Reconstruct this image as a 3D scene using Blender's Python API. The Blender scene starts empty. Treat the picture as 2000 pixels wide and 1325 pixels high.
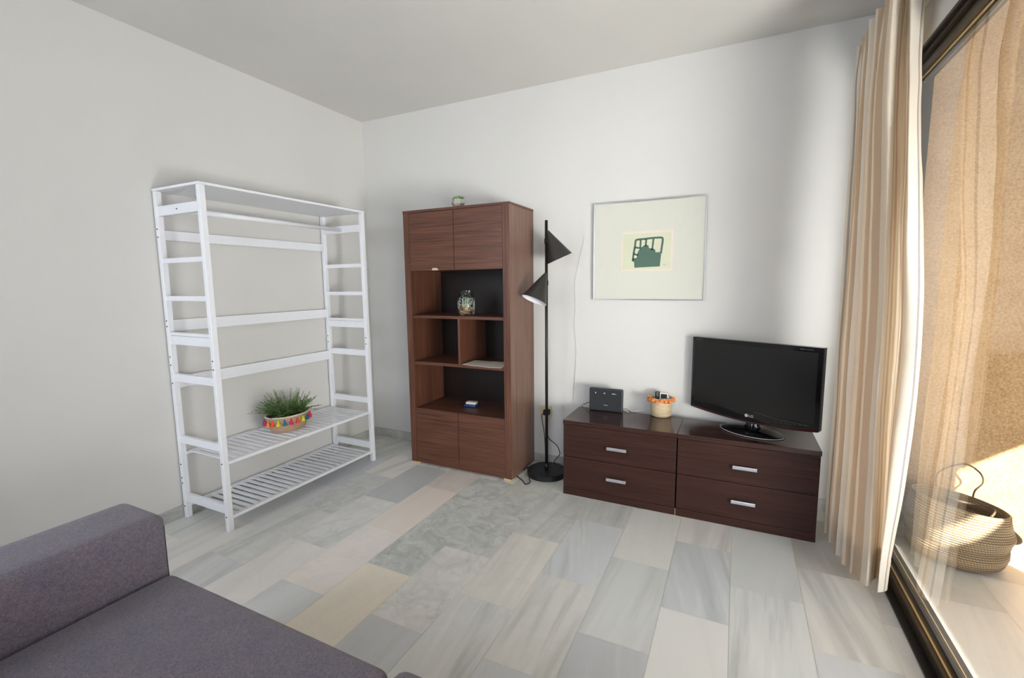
import bpy, bmesh, math, random
from mathutils import Vector, Matrix, noise as mnoise

scene = bpy.context.scene
C = scene.collection
PI = math.pi
rnd = random.Random(7)

# ------------------------------------------------------------------ camera, world, lights, exposure
cam_data = bpy.data.cameras.new('camera')
cam = bpy.data.objects.new('camera', cam_data)
C.objects.link(cam)
_r = Vector((0.90011829, 0.43551683, -0.01059042))
_u = Vector((-0.04294661, 0.11290012, 0.99267777))
_f = Vector((-0.43352353, 0.89307259, -0.12032743))
M = Matrix((( _r.x, _u.x, -_f.x, 2.68169), (_r.y, _u.y, -_f.y, -2.89331), (_r.z, _u.z, -_f.z, 1.25157), (0, 0, 0, 1)))
cam.matrix_world = M
cam_data.sensor_width = 36.0
cam_data.lens = 905.42 / 2000 * 36.0
cam_data.clip_start = 0.02
scene.camera = cam

world = bpy.data.worlds.new('world')
scene.world = world
world.use_nodes = True
bg = world.node_tree.nodes['Background']
bg.inputs[0].default_value = (0.62, 0.76, 1.0, 1)
bg.inputs[1].default_value = 1.0

def area(name, loc, target, sx, sy, power, col, spread=PI):
    d = bpy.data.lights.new(name, 'AREA'); d.shape = 'RECTANGLE'; d.size = sx; d.size_y = sy
    d.energy = power; d.color = col; d.spread = spread
    o = bpy.data.objects.new(name, d); C.objects.link(o)
    o.location = loc
    o.rotation_euler = (Vector(target) - Vector(loc)).to_track_quat('-Z', 'Y').to_euler()
    return o

sun_d = bpy.data.lights.new('sun', 'SUN'); sun_d.energy = 38.0; sun_d.angle = 0.018; sun_d.color = (1.0, 0.95, 0.86)
sun = bpy.data.objects.new('sun', sun_d); C.objects.link(sun)
sun.rotation_euler = Vector((-0.5, 0.75, -0.40)).to_track_quat('-Z', 'Y').to_euler()
# daylight from the terrace side and added soft fill from behind the camera
area('terrace_daylight', (4.28, -2.05, 0.62), (1.5, 0.0, 1.75), 0.7, 0.7, 31, (1.0, 0.995, 0.975), 1.75)
area('terrace_fill', (4.25, -3.3, 0.8), (1.2, -0.4, 1.2), 1.4, 1.0, 32, (0.98, 0.99, 1.0), 2.2)
area('terrace_bounce', (4.0, -1.5, 1.5), (4.0, 0.0, 1.25), 0.9, 1.6, 1.2, (1.0, 0.97, 0.92), 1.9)
area('rear_left_fill', (0.08, -4.0, 1.6), (1.7, -0.5, 0.5), 1.2, 1.5, 30, (0.84, 0.90, 1.0), 2.3)  # added fill by the left wall, no window there
area('rear_right_fill', (2.85, -4.9, 1.7), (0.9, -1.0, 0.5), 0.9, 1.4, 24, (0.74, 0.84, 1.0), 2.2)  # second added fill, from the right rear

vs = scene.view_settings
vs.view_transform = 'Standard'
vs.look = 'None'
vs.exposure = 0.0
vs.gamma = 1.0
vs.use_curve_mapping = False

# ------------------------------------------------------------------ helpers
def sr(r, g, b):
    def f(c):
        c /= 255.0
        return c / 12.92 if c <= 0.04045 else ((c + 0.055) / 1.055) ** 2.4
    return (f(r), f(g), f(b), 1.0)

def box(bm, x0, y0, z0, x1, y1, z1, mi=0, bev=0.0, seg=2):
    a = bmesh.ops.create_cube(bm, size=1.0)
    vs_ = a['verts']
    for v in vs_:
        v.co = Vector(((x0 + x1) / 2 + v.co.x * (x1 - x0), (y0 + y1) / 2 + v.co.y * (y1 - y0), (z0 + z1) / 2 + v.co.z * (z1 - z0)))
    fs = set(f for v in vs_ for f in v.link_faces)
    for f in fs: f.material_index = mi
    if bev > 0:
        es = list(set(e for v in vs_ for e in v.link_edges))
        r = bmesh.ops.bevel(bm, geom=es, offset=bev, segments=seg, profile=0.5, affect='EDGES')
        for f in r['faces']: f.material_index = mi
    return vs_

def tube(bm, pts, rad, seg=8, mi=0, caps=True, closed=False):
    pts = [Vector(p) for p in pts]; n = len(pts)
    rings = []
    prev = None
    for i, p in enumerate(pts):
        if closed: t = pts[(i + 1) % n] - pts[i - 1]
        else: t = pts[min(i + 1, n - 1)] - pts[max(i - 1, 0)]
        if t.length < 1e-9: t = Vector((0, 0, 1))
        t.normalize()
        if prev is None:
            a = Vector((0, 0, 1)) if abs(t.z) < 0.9 else Vector((1, 0, 0))
            nrm = t.cross(a).normalized()
        else:
            nrm = (prev - t * prev.dot(t)).normalized()
        prev = nrm
        b = t.cross(nrm)
        rr = rad[i] if isinstance(rad, (list, tuple)) else rad
        rings.append([bm.verts.new(p + (nrm * math.cos(2 * PI * k / seg) + b * math.sin(2 * PI * k / seg)) * rr) for k in range(seg)])
    m = n if closed else n - 1
    for i in range(m):
        A, B = rings[i], rings[(i + 1) % n]
        for k in range(seg):
            f = bm.faces.new((A[k], A[(k + 1) % seg], B[(k + 1) % seg], B[k])); f.material_index = mi; f.smooth = True
    if caps and not closed:
        f = bm.faces.new(rings[0][::-1]); f.material_index = mi
        f = bm.faces.new(rings[-1]); f.material_index = mi

def lathe(bm, prof, center=(0, 0, 0), seg=32, mi=0, sx=1.0, sy=1.0, smooth=True, rot=0.0):
    cx, cy, cz = center
    rings = []
    for (r, z) in prof:
        if r < 1e-6:
            rings.append([bm.verts.new((cx, cy, cz + z))])
        else:
            ring = []
            for k in range(seg):
                a = 2 * PI * k / seg
                x, y = r * sx * math.cos(a), r * sy * math.sin(a)
                ring.append(bm.verts.new((cx + x * math.cos(rot) - y * math.sin(rot), cy + x * math.sin(rot) + y * math.cos(rot), cz + z)))
            rings.append(ring)
    for A, B in zip(rings[:-1], rings[1:]):
        if len(A) == 1 and len(B) == 1: continue
        for k in range(seg):
            if len(A) == 1: vs2 = (A[0], B[(k + 1) % seg], B[k])
            elif len(B) == 1: vs2 = (A[k], A[(k + 1) % seg], B[0])
            else: vs2 = (A[k], A[(k + 1) % seg], B[(k + 1) % seg], B[k])
            f = bm.faces.new(vs2); f.material_index = mi; f.smooth = smooth

def spline(pts, n=6, closed=False):
    pts = [Vector(p) for p in pts]; out = []
    m = len(pts)
    rng = m if closed else m - 1
    for i in range(rng):
        if closed: p0, p1, p2, p3 = pts[i - 1], pts[i], pts[(i + 1) % m], pts[(i + 2) % m]
        else: p0, p1, p2, p3 = pts[max(i - 1, 0)], pts[i], pts[i + 1], pts[min(i + 2, m - 1)]
        for k in range(n):
            t = k / n
            out.append(0.5 * ((2 * p1) + (p2 - p0) * t + (2 * p0 - 5 * p1 + 4 * p2 - p3) * t * t + (3 * p1 - p0 - 3 * p2 + p3) * t ** 3))
    if not closed: out.append(pts[-1])
    return out

def new_obj(name, bm, mats, parent=None, fix=True):
    me = bpy.data.meshes.new(name)
    if fix: bmesh.ops.recalc_face_normals(bm, faces=bm.faces[:])
    bm.to_mesh(me); bm.free()
    if not isinstance(mats, (list, tuple)): mats = [mats]
    for m in mats: me.materials.append(m)
    o = bpy.data.objects.new(name, me); C.objects.link(o)
    if parent is not None: o.parent = parent
    return o

def B(name, mat, parent, *boxes, bev=0.002):
    """one mesh made of one or more bevelled boxes"""
    bm = bmesh.new()
    for b in boxes: box(bm, *b, bev=bev)
    return new_obj(name, bm, mat, parent)

def thing(name, label, cat, loc=(0, 0, 0), rz=0.0, group=None):
    o = bpy.data.objects.new(name, None); C.objects.link(o)
    o.location = loc; o.rotation_euler = (0, 0, rz); o.empty_display_size = 0.05
    o['label'] = label; o['category'] = cat
    if group: o['group'] = group
    return o

def tag(o, label, cat, group=None):
    o['label'] = label; o['category'] = cat
    if group: o['group'] = group
    return o

def struct(o):
    o['kind'] = 'structure'; return o

def smooth(o, ang=None):
    for p in o.data.polygons: p.use_smooth = True
    if ang is not None:
        try: o.data.set_sharp_from_angle(angle=ang)
        except Exception: pass
    return o

def text_bm(body, size, depth=0.0004):
    cu = bpy.data.curves.new('t', 'FONT'); cu.body = body; cu.size = size; cu.extrude = depth; cu.align_x = 'CENTER'; cu.align_y = 'CENTER'
    to = bpy.data.objects.new('t', cu); C.objects.link(to)
    dg = bpy.context.evaluated_depsgraph_get(); dg.update()
    me = bpy.data.meshes.new_from_object(to.evaluated_get(dg))
    bm = bmesh.new(); bm.from_mesh(me)
    bpy.data.objects.remove(to); bpy.data.curves.remove(cu); bpy.data.meshes.remove(me)
    return bm

# ------------------------------------------------------------------ materials
class NT:
    def __init__(s, name):
        s.m = bpy.data.materials.new(name); s.m.use_nodes = True
        s.t = s.m.node_tree; s.n = s.t.nodes; s.b = s.n['Principled BSDF']; s.out = s.n['Material Output']
    def add(s, typ, **kw):
        n = s.n.new(typ)
        for k, v in kw.items():
            if k in ('operation', 'data_type', 'blend_type', 'noise_dimensions', 'wave_type', 'bands_direction', 'attribute_name', 'feature', 'layer_name', 'uv_map', 'vector_type', 'wave_profile'): setattr(n, k, v)
            else: n.inputs[k.replace('_', ' ')].default_value = v
        return n
    def link(s, a, b): s.t.links.new(a, b)
    def ramp(s, fac, stops, interp='LINEAR'):
        r = s.n.new('ShaderNodeValToRGB'); r.color_ramp.interpolation = interp
        e = r.color_ramp.elements
        while len(e) < len(stops): e.new(0.5)
        for el, (p, c) in zip(e, stops): el.position = p; el.color = c
        s.link(fac, r.inputs[0]); return r.outputs[0]
    def coord(s, scale=(1, 1, 1), kind='Object', rot=(0, 0, 0)):
        tc = s.n.new('ShaderNodeTexCoord'); mp = s.n.new('ShaderNodeMapping')
        mp.inputs['Scale'].default_value = scale; mp.inputs['Rotation'].default_value = rot
        s.link(tc.outputs[kind], mp.inputs[0]); return mp.outputs[0]
    def noise(s, vec, scale, detail=4, rough=0.5, dist=0.0):
        n = s.n.new('ShaderNodeTexNoise'); n.inputs['Scale'].default_value = scale; n.inputs['Detail'].default_value = detail
        n.inputs['Roughness'].default_value = rough; n.inputs['Distortion'].default_value = dist
        s.link(vec, n.inputs['Vector']); return n.outputs['Fac']
    def bump(s, h, strength, dist=0.01):
        b = s.n.new('ShaderNodeBump'); b.inputs['Strength'].default_value = strength; b.inputs['Distance'].default_value = dist
        s.link(h, b.inputs['Height']); s.link(b.outputs[0], s.b.inputs['Normal']); return b
    def mix(s, fac, a, b, blend='MIX'):
        m = s.n.new('ShaderNodeMix'); m.data_type = 'RGBA'; m.blend_type = blend
        for i, v in ((0, fac), (6, a), (7, b)):
            if hasattr(v, 'links'): s.link(v, m.inputs[i])
            else: m.inputs[i].default_value = v
        return m.outputs[2]
    def math(s, op, a, b=None, c=None):
        m = s.n.new('ShaderNodeMath'); m.operation = op
        for i, v in enumerate((a, b, c)):
            if v is None: continue
            if hasattr(v, 'links'): s.link(v, m.inputs[i])
            else: m.inputs[i].default_value = v
        return m.outputs[0]
    def base(s, col):
        if hasattr(col, 'links'): s.link(col, s.b.inputs['Base Color'])
        else: s.b.inputs['Base Color'].default_value = col
    def set(s, rough=None, metal=None, spec=None, coat=None, sheen=None):
        if rough is not None: s.b.inputs['Roughness'].default_value = rough
        if metal is not None: s.b.inputs['Metallic'].default_value = metal
        if spec is not None: s.b.inputs['Specular IOR Level'].default_value = spec
        if coat is not None: s.b.inputs['Coat Weight'].default_value = coat
        if sheen is not None: s.b.inputs['Sheen Weight'].default_value = sheen
        return s

def plain(name, col, rough=0.5, metal=0.0, var=0.06, scale=40, spec=0.5, bump=0.0):
    t = NT(name); v = t.noise(t.coord(), scale, 3)
    dark = tuple(c * (1 - var) for c in col[:3]) + (1,)
    t.base(t.ramp(v, [(0.3, dark), (0.7, col)])); t.set(rough, metal, spec)
    if bump: t.bump(v, bump, 0.002)
    return t.m

def make_plaster(name, col, bump=0.12):
    t = NT(name); vec = t.coord()
    big = t.noise(vec, 1.3, 3); fine = t.noise(vec, 90, 4, 0.6)
    c2 = tuple(c * 0.965 for c in col[:3]) + (1,)
    t.base(t.ramp(big, [(0.35, c2), (0.65, col)])); t.set(0.75, spec=0.3)
    t.bump(fine, bump, 0.004); return t.m
M_WALL = make_plaster('white_wall_paint', sr(215, 213, 209))
M_CEIL = make_plaster('white_ceiling_paint', sr(217, 215, 210), 0.06)

def make_stucco():
    t = NT('sand_stucco'); vec = t.coord()
    a = t.noise(vec, 7, 3); b = t.noise(vec, 95, 5, 0.75)
    c1 = t.ramp(b, [(0.30, sr(122, 92, 62)), (0.5, sr(178, 144, 104)), (0.72, sr(214, 186, 148))])
    c2 = t.mix(0.28, c1, t.ramp(a, [(0.3, sr(172, 138, 98)), (0.7, sr(208, 180, 142))]))
    t.base(c2); t.set(0.9, spec=0.1); t.bump(b, 0.7, 0.008); return t.m
M_STUCCO = make_stucco()

def make_marble():
    t = NT('marble_tiles')
    tone = t.add('ShaderNodeAttribute', attribute_name='tone'); par = t.add('ShaderNodeAttribute', attribute_name='par')
    sp = t.n.new('ShaderNodeSeparateColor'); t.link(par.outputs['Color'], sp.inputs[0])
    seed, streak, marb = sp.outputs[0], sp.outputs[1], sp.outputs[2]
    tc = t.n.new('ShaderNodeTexCoord'); sx = t.n.new('ShaderNodeSeparateXYZ'); t.link(tc.outputs['Object'], sx.inputs[0])
    x, y = sx.outputs[0], sx.outputs[1]
    skew = t.math('MULTIPLY', t.math('SUBTRACT', seed, 0.5), 0.55)
    xs = t.math('ADD', x, t.math('MULTIPLY', y, skew))
    cmb = t.n.new('ShaderNodeCombineXYZ')
    t.link(t.math('MULTIPLY', xs, 10.0), cmb.inputs[0]); t.link(t.math('MULTIPLY', y, 0.75), cmb.inputs[1]); t.link(t.math('MULTIPLY', seed, 71.0), cmb.inputs[2])
    st = t.noise(cmb.outputs[0], 1.0, 4, 0.6, 0.5)
    stf = t.ramp(st, [(0.34, (1, 1, 1, 1)), (0.50, (.15, .15, .15, 1)), (0.66, (0, 0, 0, 1))])
    st2 = t.noise(cmb.outputs[0], 2.7, 3, 0.5, 0.3)
    stl = t.ramp(st2, [(0.52, (0, 0, 0, 1)), (0.72, (1, 1, 1, 1))])
    cm2 = t.n.new('ShaderNodeCombineXYZ')
    t.link(xs, cm2.inputs[0]); t.link(y, cm2.inputs[1]); t.link(t.math('MULTIPLY', seed, 53.0), cm2.inputs[2])
    ma = t.noise(cm2.outputs[0], 9.0, 7, 0.68, 1.2)
    maf = t.ramp(ma, [(0.35, (1, 1, 1, 1)), (0.6, (0, 0, 0, 1))])
    vein = t.noise(cm2.outputs[0], 3.2, 5, 0.6, 0.9)
    vf = t.math('ABSOLUTE', t.math('SUBTRACT', vein, 0.5))
    vff = t.ramp(vf, [(0.0, (1, 1, 1, 1)), (0.012, (0, 0, 0, 1))])
    col = t.mix(t.math('MULTIPLY', stf, t.math('MULTIPLY', streak, 0.75)), tone.outputs['Color'], sr(166, 168, 165), 'MIX')
    col = t.mix(t.math('MULTIPLY', stl, t.math('MULTIPLY', streak, 0.5)), col, sr(232, 230, 224))
    col = t.mix(t.math('MULTIPLY', maf, t.math('MULTIPLY', marb, 0.75)), col, sr(166, 168, 162))
    col = t.mix(t.math('MULTIPLY', vff, t.math('MULTIPLY', marb, 0.35)), col, sr(112, 110, 106))
    t.base(col); t.set(0.32, spec=0.42)
    return t.m
M_MARBLE = make_marble()
M_GROUT = plain('tile_grout', sr(214, 208, 190), 0.8)
def make_skirt():
    t = NT('marble_skirting'); vec = t.coord((1, 1, 2))
    a = t.noise(vec, 6, 5, 0.6, 1.0)
    t.base(t.ramp(a, [(0.3, sr(150, 152, 148)), (0.7, sr(196, 196, 190))])); t.set(0.4); return t.m
M_SKIRT = make_skirt()

def make_wood(name, c1, c2, c3, axis, scale=1.0, rough=0.38, spec=0.4, fine=1.0):
    """axis: the direction the grain runs along"""
    t = NT(name)
    s = {'x': (1.4, 48, 48), 'y': (48, 1.4, 48), 'z': (48, 48, 1.4)}[axis]
    s = tuple(v * scale for v in s)
    vec = t.coord(s)
    a = t.noise(vec, 1.0, 5, 0.62, 0.35)
    s2 = {'x': (3, 170, 170), 'y': (170, 3, 170), 'z': (170, 170, 3)}[axis]
    b = t.noise(t.coord(tuple(v * fine for v in s2)), 1.0, 3, 0.6)
    ca = t.ramp(a, [(0.30, c1), (0.5, c2), (0.72, c3)])
    col = t.mix(0.55, ca, t.ramp(b, [(0.35, c1), (0.68, c3)]))
    t.base(col); t.set(rough, spec=spec); t.bump(b, 0.06, 0.001); return t.m
_w = (sr(56, 33, 24), sr(90, 55, 41), sr(122, 79, 60))
M_BACKP = make_wood('black_brown_shaded_back_panel', sr(16, 9, 7), sr(24, 14, 11), sr(34, 20, 16), 'z')  # shade inside the cabinet put into this darkened colour
M_WOOD_H = make_wood('walnut_veneer_horizontal_grain', *_w, 'x')
M_WOOD_V = make_wood('walnut_veneer_vertical_grain', *_w, 'z')
M_WOOD_SHEEN = make_wood('walnut_veneer_sheen_tone', sr(88, 62, 50), sr(116, 86, 72), sr(136, 106, 90), 'z', rough=0.34)  # paler copy of the veneer, window sheen put into its colour
_d = (sr(40, 23, 19), sr(54, 32, 27), sr(70, 44, 37))
M_WENGE = make_wood('dark_wenge_front', *_d, 'x', fine=1.4, rough=0.42, spec=0.22)
M_WENGE_TOP = make_wood('dark_wenge_top', *_d, 'x', fine=1.4, rough=0.16, spec=0.6)
M_CHIP = plain('bare_chipboard', sr(205, 170, 150), 0.9)
M_PINE = plain('pale_pine_block', sr(206, 180, 118), 0.6)
M_WHITE = plain('white_lacquered_wood', sr(238, 239, 243), 0.35, var=0.03)
M_SCREW = plain('dark_screw_metal', sr(70, 66, 68), 0.35, 0.8)
M_BLACK = plain('matt_black_metal', sr(34, 34, 36), 0.42, 0.3, spec=0.5)
M_SHADE = plain('black_lamp_shade', sr(58, 56, 54), 0.38, 0.35)
M_SHADE_IN = plain('white_shade_inside', sr(235, 235, 240), 0.5)
M_BULB = plain('frosted_bulb', sr(240, 238, 230), 0.3)
M_CORD = plain('black_cord', sr(28, 26, 24), 0.55)
M_WCORD = plain('white_cable', sr(222, 220, 214), 0.5)
M_CHROME = plain('brushed_metal_handle', sr(205, 205, 208), 0.3, 0.85)
M_IVORY = plain('ivory_plastic', sr(226, 214, 176), 0.45)
M_BRASS = plain('brass_edge', sr(176, 150, 104), 0.35, 0.6)
M_TVBODY = plain('glossy_black_plastic', sr(12, 12, 14), 0.08, spec=0.6)
M_SCREEN = plain('dark_screen_panel', sr(28, 27, 26), 0.22, spec=0.5)
M_RED = plain('deep_red_trim', sr(58, 12, 14), 0.12, spec=0.6)
M_GREYTXT = plain('silver_print', sr(190, 190, 190), 0.4)
M_DIMTXT = plain('dim_grey_print', sr(92, 92, 92), 0.5)
M_ROUTER = plain('charcoal_plastic', sr(40, 42, 46), 0.45)
M_ALU = plain('brushed_aluminium_frame', sr(190, 190, 188), 0.28, 0.9)
M_MAT = plain('ivory_mount_board', sr(211, 210, 198), 0.7, var=0.015)
M_PRINT = plain('pale_green_print_paper', sr(212, 212, 186), 0.8, var=0.04, scale=9)
M_DECKLE = plain('print_paper_edge', sr(226, 216, 200), 0.8)
M_TEAL = plain('dark_green_ink', sr(84, 112, 98), 0.8, var=0.05, scale=30)
M_BRONZE = plain('dark_bronze_aluminium', sr(66, 56, 42), 0.35, 0.55)
M_DKBRONZE = plain('near_black_aluminium', sr(30, 26, 24), 0.4, 0.4)
M_GOLD = plain('bronze_gold_edge', sr(196, 172, 120), 0.3, 0.75)
M_PAPER = plain('printed_sheet_paper', sr(226, 216, 206), 0.7, var=0.12, scale=60)
M_BLUE = plain('dark_blue_plastic', sr(24, 60, 112), 0.2)
M_CREAMW = plain('cream_white_plastic', sr(238, 234, 222), 0.35)
M_SOIL = plain('brown_soil', sr(92, 58, 40), 0.9, var=0.4, scale=120)
M_CONC = plain('pale_ceramic', sr(170, 165, 156), 0.5, var=0.1, scale=60)
M_RAILW = plain('white_rail', sr(225, 225, 222), 0.4)
M_SUN_BLOCKER = plain('white_sun_blocker', sr(235, 228, 215), 0.8)  # paint of the unseen walls added to block sun

def make_sofa():
    t = NT('mauve_grey_fabric'); vec = t.coord()
    a = t.noise(vec, 330, 3, 0.7); b = t.noise(t.coord((1, 1, 1)), 14, 3); d = t.noise(vec, 120, 3, 0.6)
    c = t.ramp(a, [(0.32, sr(69, 65, 77)), (0.5, sr(100, 94, 104)), (0.68, sr(132, 125, 134))])
    c = t.mix(0.35, c, t.ramp(d, [(0.38, sr(76, 70, 82)), (0.62, sr(122, 112, 118))]))
    c = t.mix(0.2, c, t.ramp(b, [(0.35, sr(106, 104, 122)), (0.65, sr(132, 120, 122))]))
    t.base(c); t.set(0.95, spec=0.15, sheen=0.25); t.bump(a, 0.35, 0.003); return t.m
M_SOFA = make_sofa()
M_SEAM = plain('dark_seam_thread', sr(58, 50, 56), 0.95)

def make_curtain():
    t = NT('striped_curtain_cloth')
    uv = t.n.new('ShaderNodeUVMap'); uv.uv_map = 'UVMap'
    sp = t.n.new('ShaderNodeSeparateXYZ'); t.link(uv.outputs[0], sp.inputs[0])
    fr = t.math('FRACT', t.math('MULTIPLY', sp.outputs[0], 1 / 0.27))
    cream = sr(236, 226, 210); tan = sr(204, 179, 151); grey = sr(146, 148, 154); lt = sr(246, 241, 232)
    col = t.ramp(fr, [(0.0, cream), (0.17, grey), (0.21, lt), (0.34, tan), (0.48, cream), (0.62, lt), (0.76, grey), (0.785, cream), (0.86, tan), (0.92, lt)], 'CONSTANT')
    col = t.mix(0.2, col, cream)
    weave = t.noise(t.coord((1, 1, 1)), 400, 2)
    col = t.mix(0.12, col, t.ramp(weave, [(0.3, sr(150, 130, 110)), (0.7, sr(255, 250, 240))]))
    d = t.n.new('ShaderNodeBsdfDiffuse'); tr = t.n.new('ShaderNodeBsdfTranslucent'); mx = t.n.new('ShaderNodeMixShader')
    t.link(col, d.inputs[0])
    warm = t.mix(1.0, col, (1.0, 0.95, 0.86, 1), 'MULTIPLY'); t.link(warm, tr.inputs[0])
    mx.inputs[0].default_value = 0.38
    t.link(d.outputs[0], mx.inputs[1]); t.link(tr.outputs[0], mx.inputs[2]); t.link(mx.outputs[0], t.out.inputs[0])
    return t.m
M_CURTAIN = make_curtain()

def make_glass(name, refl=1.0, tint=(0.97, 0.98, 0.97, 1), ior=1.5):
    t = NT(name)
    tr = t.n.new('ShaderNodeBsdfTransparent'); tr.inputs[0].default_value = tint
    gl = t.n.new('ShaderNodeBsdfGlossy'); gl.inputs['Roughness'].default_value = 0.01
    fr = t.n.new('ShaderNodeFresnel'); fr.inputs[0].default_value = ior
    f = t.math('MINIMUM', t.math('MULTIPLY', fr.outputs[0], refl), 1.0)
    mx = t.n.new('ShaderNodeMixShader'); t.link(f, mx.inputs[0]); t.link(tr.outputs[0], mx.inputs[1]); t.link(gl.outputs[0], mx.inputs[2])
    t.link(mx.outputs[0], t.out.inputs[0]); return t.m
M_GLASS = make_glass('door_glass', 2.0)
M_JAR = make_glass('jar_glass', 0.8, (0.97, 0.985, 0.98, 1))

def make_sun_screen():
    t = NT('cream_sun_screen_cloth')  # cloth of the unseen screen added to cut the sun
    d = t.n.new('ShaderNodeBsdfDiffuse'); tr = t.n.new('ShaderNodeBsdfTranslucent'); mx = t.n.new('ShaderNodeMixShader')
    d.inputs[0].default_value = sr(235, 225, 205); tr.inputs[0].default_value = sr(235, 220, 190); mx.inputs[0].default_value = 0.015
    t.link(d.outputs[0], mx.inputs[1]); t.link(tr.outputs[0], mx.inputs[2]); t.link(mx.outputs[0], t.out.inputs[0]); return t.m
M_SUN_SCREEN = make_sun_screen()

def make_straw(name, c1, c2, c3, coil, rough=0.75):
    """coil: height of one woven row; uses UV (u round, v up, metres)"""
    t = NT(name)
    uv = t.n.new('ShaderNodeUVMap'); uv.uv_map = 'UVMap'
    sp = t.n.new('ShaderNodeSeparateXYZ'); t.link(uv.outputs[0], sp.inputs[0])
    row = t.math('FRACT', t.math('MULTIPLY', sp.outputs[1], 1 / coil))
    n = t.noise(uv.outputs[0], 260, 3, 0.6)
    g = t.math('ABSOLUTE', t.math('SUBTRACT', row, 0.5))
    st = t.math('FRACT', t.math('ADD', t.math('MULTIPLY', sp.outputs[0], 90.0), t.math('MULTIPLY', t.math('FLOOR', t.math('MULTIPLY', sp.outputs[1], 1 / coil)), 0.37)))
    stg = t.math('GREATER_THAN', st, 0.72)
    col = t.ramp(g, [(0.0, c3), (0.32, c2), (0.46, c1)])
    col = t.mix(t.math('MULTIPLY', stg, 0.55), col, c1)
    col = t.mix(0.3, col, t.ramp(n, [(0.3, c1), (0.7, c3)]))
    t.base(col); t.set(rough, spec=0.2)
    h = t.math('SUBTRACT', 0.5, g); t.bump(h, 0.8, 0.006); return t.m
M_SEAGRASS = make_straw('seagrass_coils', sr(62, 46, 30), sr(150, 126, 96), sr(206, 188, 156), 0.0118)
M_STRAW = make_straw('pale_woven_straw', sr(164, 132, 92), sr(226, 204, 164), sr(248, 234, 204), 0.0075)
M_STRAWP = make_straw('planter_weave', sr(150, 104, 80), sr(208, 172, 142), sr(232, 205, 180), 0.006)

def leaf_mat(name, c1, c2, c3):
    t = NT(name); n = t.noise(t.coord(), 55, 3)
    t.base(t.ramp(n, [(0.3, c1), (0.5, c2), (0.72, c3)])); t.set(0.38, spec=0.4)
    t.b.inputs['Subsurface Weight'].default_value = 0.0; return t.m
M_LEAF = leaf_mat('dark_green_leaves', sr(34, 56, 30), sr(82, 118, 54), sr(160, 182, 110))
M_SUCC = leaf_mat('bright_succulent', sr(50, 96, 34), sr(96, 146, 66), sr(168, 196, 138))
M_POTG = leaf_mat('sage_green_curls', sr(84, 108, 92), sr(150, 174, 156), sr(216, 228, 210))
M_POTO = leaf_mat('orange_brown_curls', sr(150, 96, 54), sr(214, 150, 90), sr(240, 200, 145))
M_POTW = leaf_mat('cream_curls', sr(160, 150, 120), sr(206, 200, 176), sr(232, 228, 210))
M_ORANGE = plain('orange_yarn', sr(240, 146, 78), 0.95, var=0.2, scale=200)

def yarn(name, c): return plain(name, c, 0.95, var=0.2, scale=220)
TASS = [yarn('pink_yarn', sr(226, 36, 108)), yarn('red_orange_yarn', sr(242, 84, 58)), yarn('yellow_yarn', sr(226, 226, 40)), yarn('teal_yarn', sr(42, 122, 140)), yarn('orange_tassel_yarn', sr(240, 150, 60))]

# ------------------------------------------------------------------ the room
H = 2.5
XR = 3.268                       # room face of the wall with the sliding door
YB = -5.0
YD0, YD1 = -0.20, -4.3           # door opening
ZD = 2.115

XS = [-0.02, 0.23, 0.478, 0.725, 0.978, 1.222, 1.47, 1.715, 1.963, 2.215, 2.465, 2.706, 2.965, 3.213, 3.39]
LIGHT = (205, 203, 196)
KNOWN = {  # (column, joint nearest the back wall) -> tone, streak, marble
    (3, -0.91): ((204, 202, 196), .4, .35), (3, -0.40): ((174, 177, 175), .25, .3), (3, -1.42): ((208, 203, 196), .25, .1),
    (2, -0.65): ((190, 190, 184), .4, .5), (2, -1.16): ((198, 197, 190), .6, .3),
    (4, -0.65): ((212, 200, 186), .15, .0), (4, -0.14): ((204, 194, 182), .3, .3), (4, -1.16): ((214, 204, 194), .15, .15), (4, -1.67): ((192, 193, 191), .2, .1),
    (5, -0.91): ((188, 190, 183), .1, 1.0), (5, -0.40): ((190, 192, 185), .1, 1.0), (5, -1.42): ((216, 205, 184), .1, .12),
    (6, -0.65): ((190, 192, 185), .15, .95), (6, -0.14): ((188, 190, 180), .2, .8), (6, -1.16): ((206, 202, 196), .15, .45), (6, -1.67): ((184, 186, 186), .3, .1),
    (7, -0.40): ((192, 192, 184), .6, .4), (7, -0.91): ((206, 202, 190), .5, .15), (7, -1.42): ((198, 197, 192), .9, .1),
    (8, -0.65): ((190, 193, 194), .8, .1), (8, -1.16): ((198, 196, 188), .8, .1), (8, -0.14): ((186, 188, 182), .8, .2), (8, -1.67): ((186, 187, 188), .4, .0),
    (9, -0.40): ((200, 200, 192), .15, .1), (9, -0.91): ((190, 192, 188), .45, .0), (9, -1.42): ((172, 174, 176), .3, .0),
    (10, -0.14): ((200, 196, 190), .6, .0), (10, -0.65): ((182, 186, 188), .75, .0), (10, -1.16): ((202, 201, 196), .12, .0),
    (11, -0.40): ((186, 189, 184), .25, .0), (11, -0.91): ((196, 198, 194), 1.0, .0), (11, -1.42): ((190, 190, 186), .8, .0),
    (12, -0.14): ((168, 164, 156), .3, .0), (12, -0.65): ((198, 196, 188), .8, .0), (12, -1.16): ((184, 186, 186), .4, .0),
}
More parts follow.
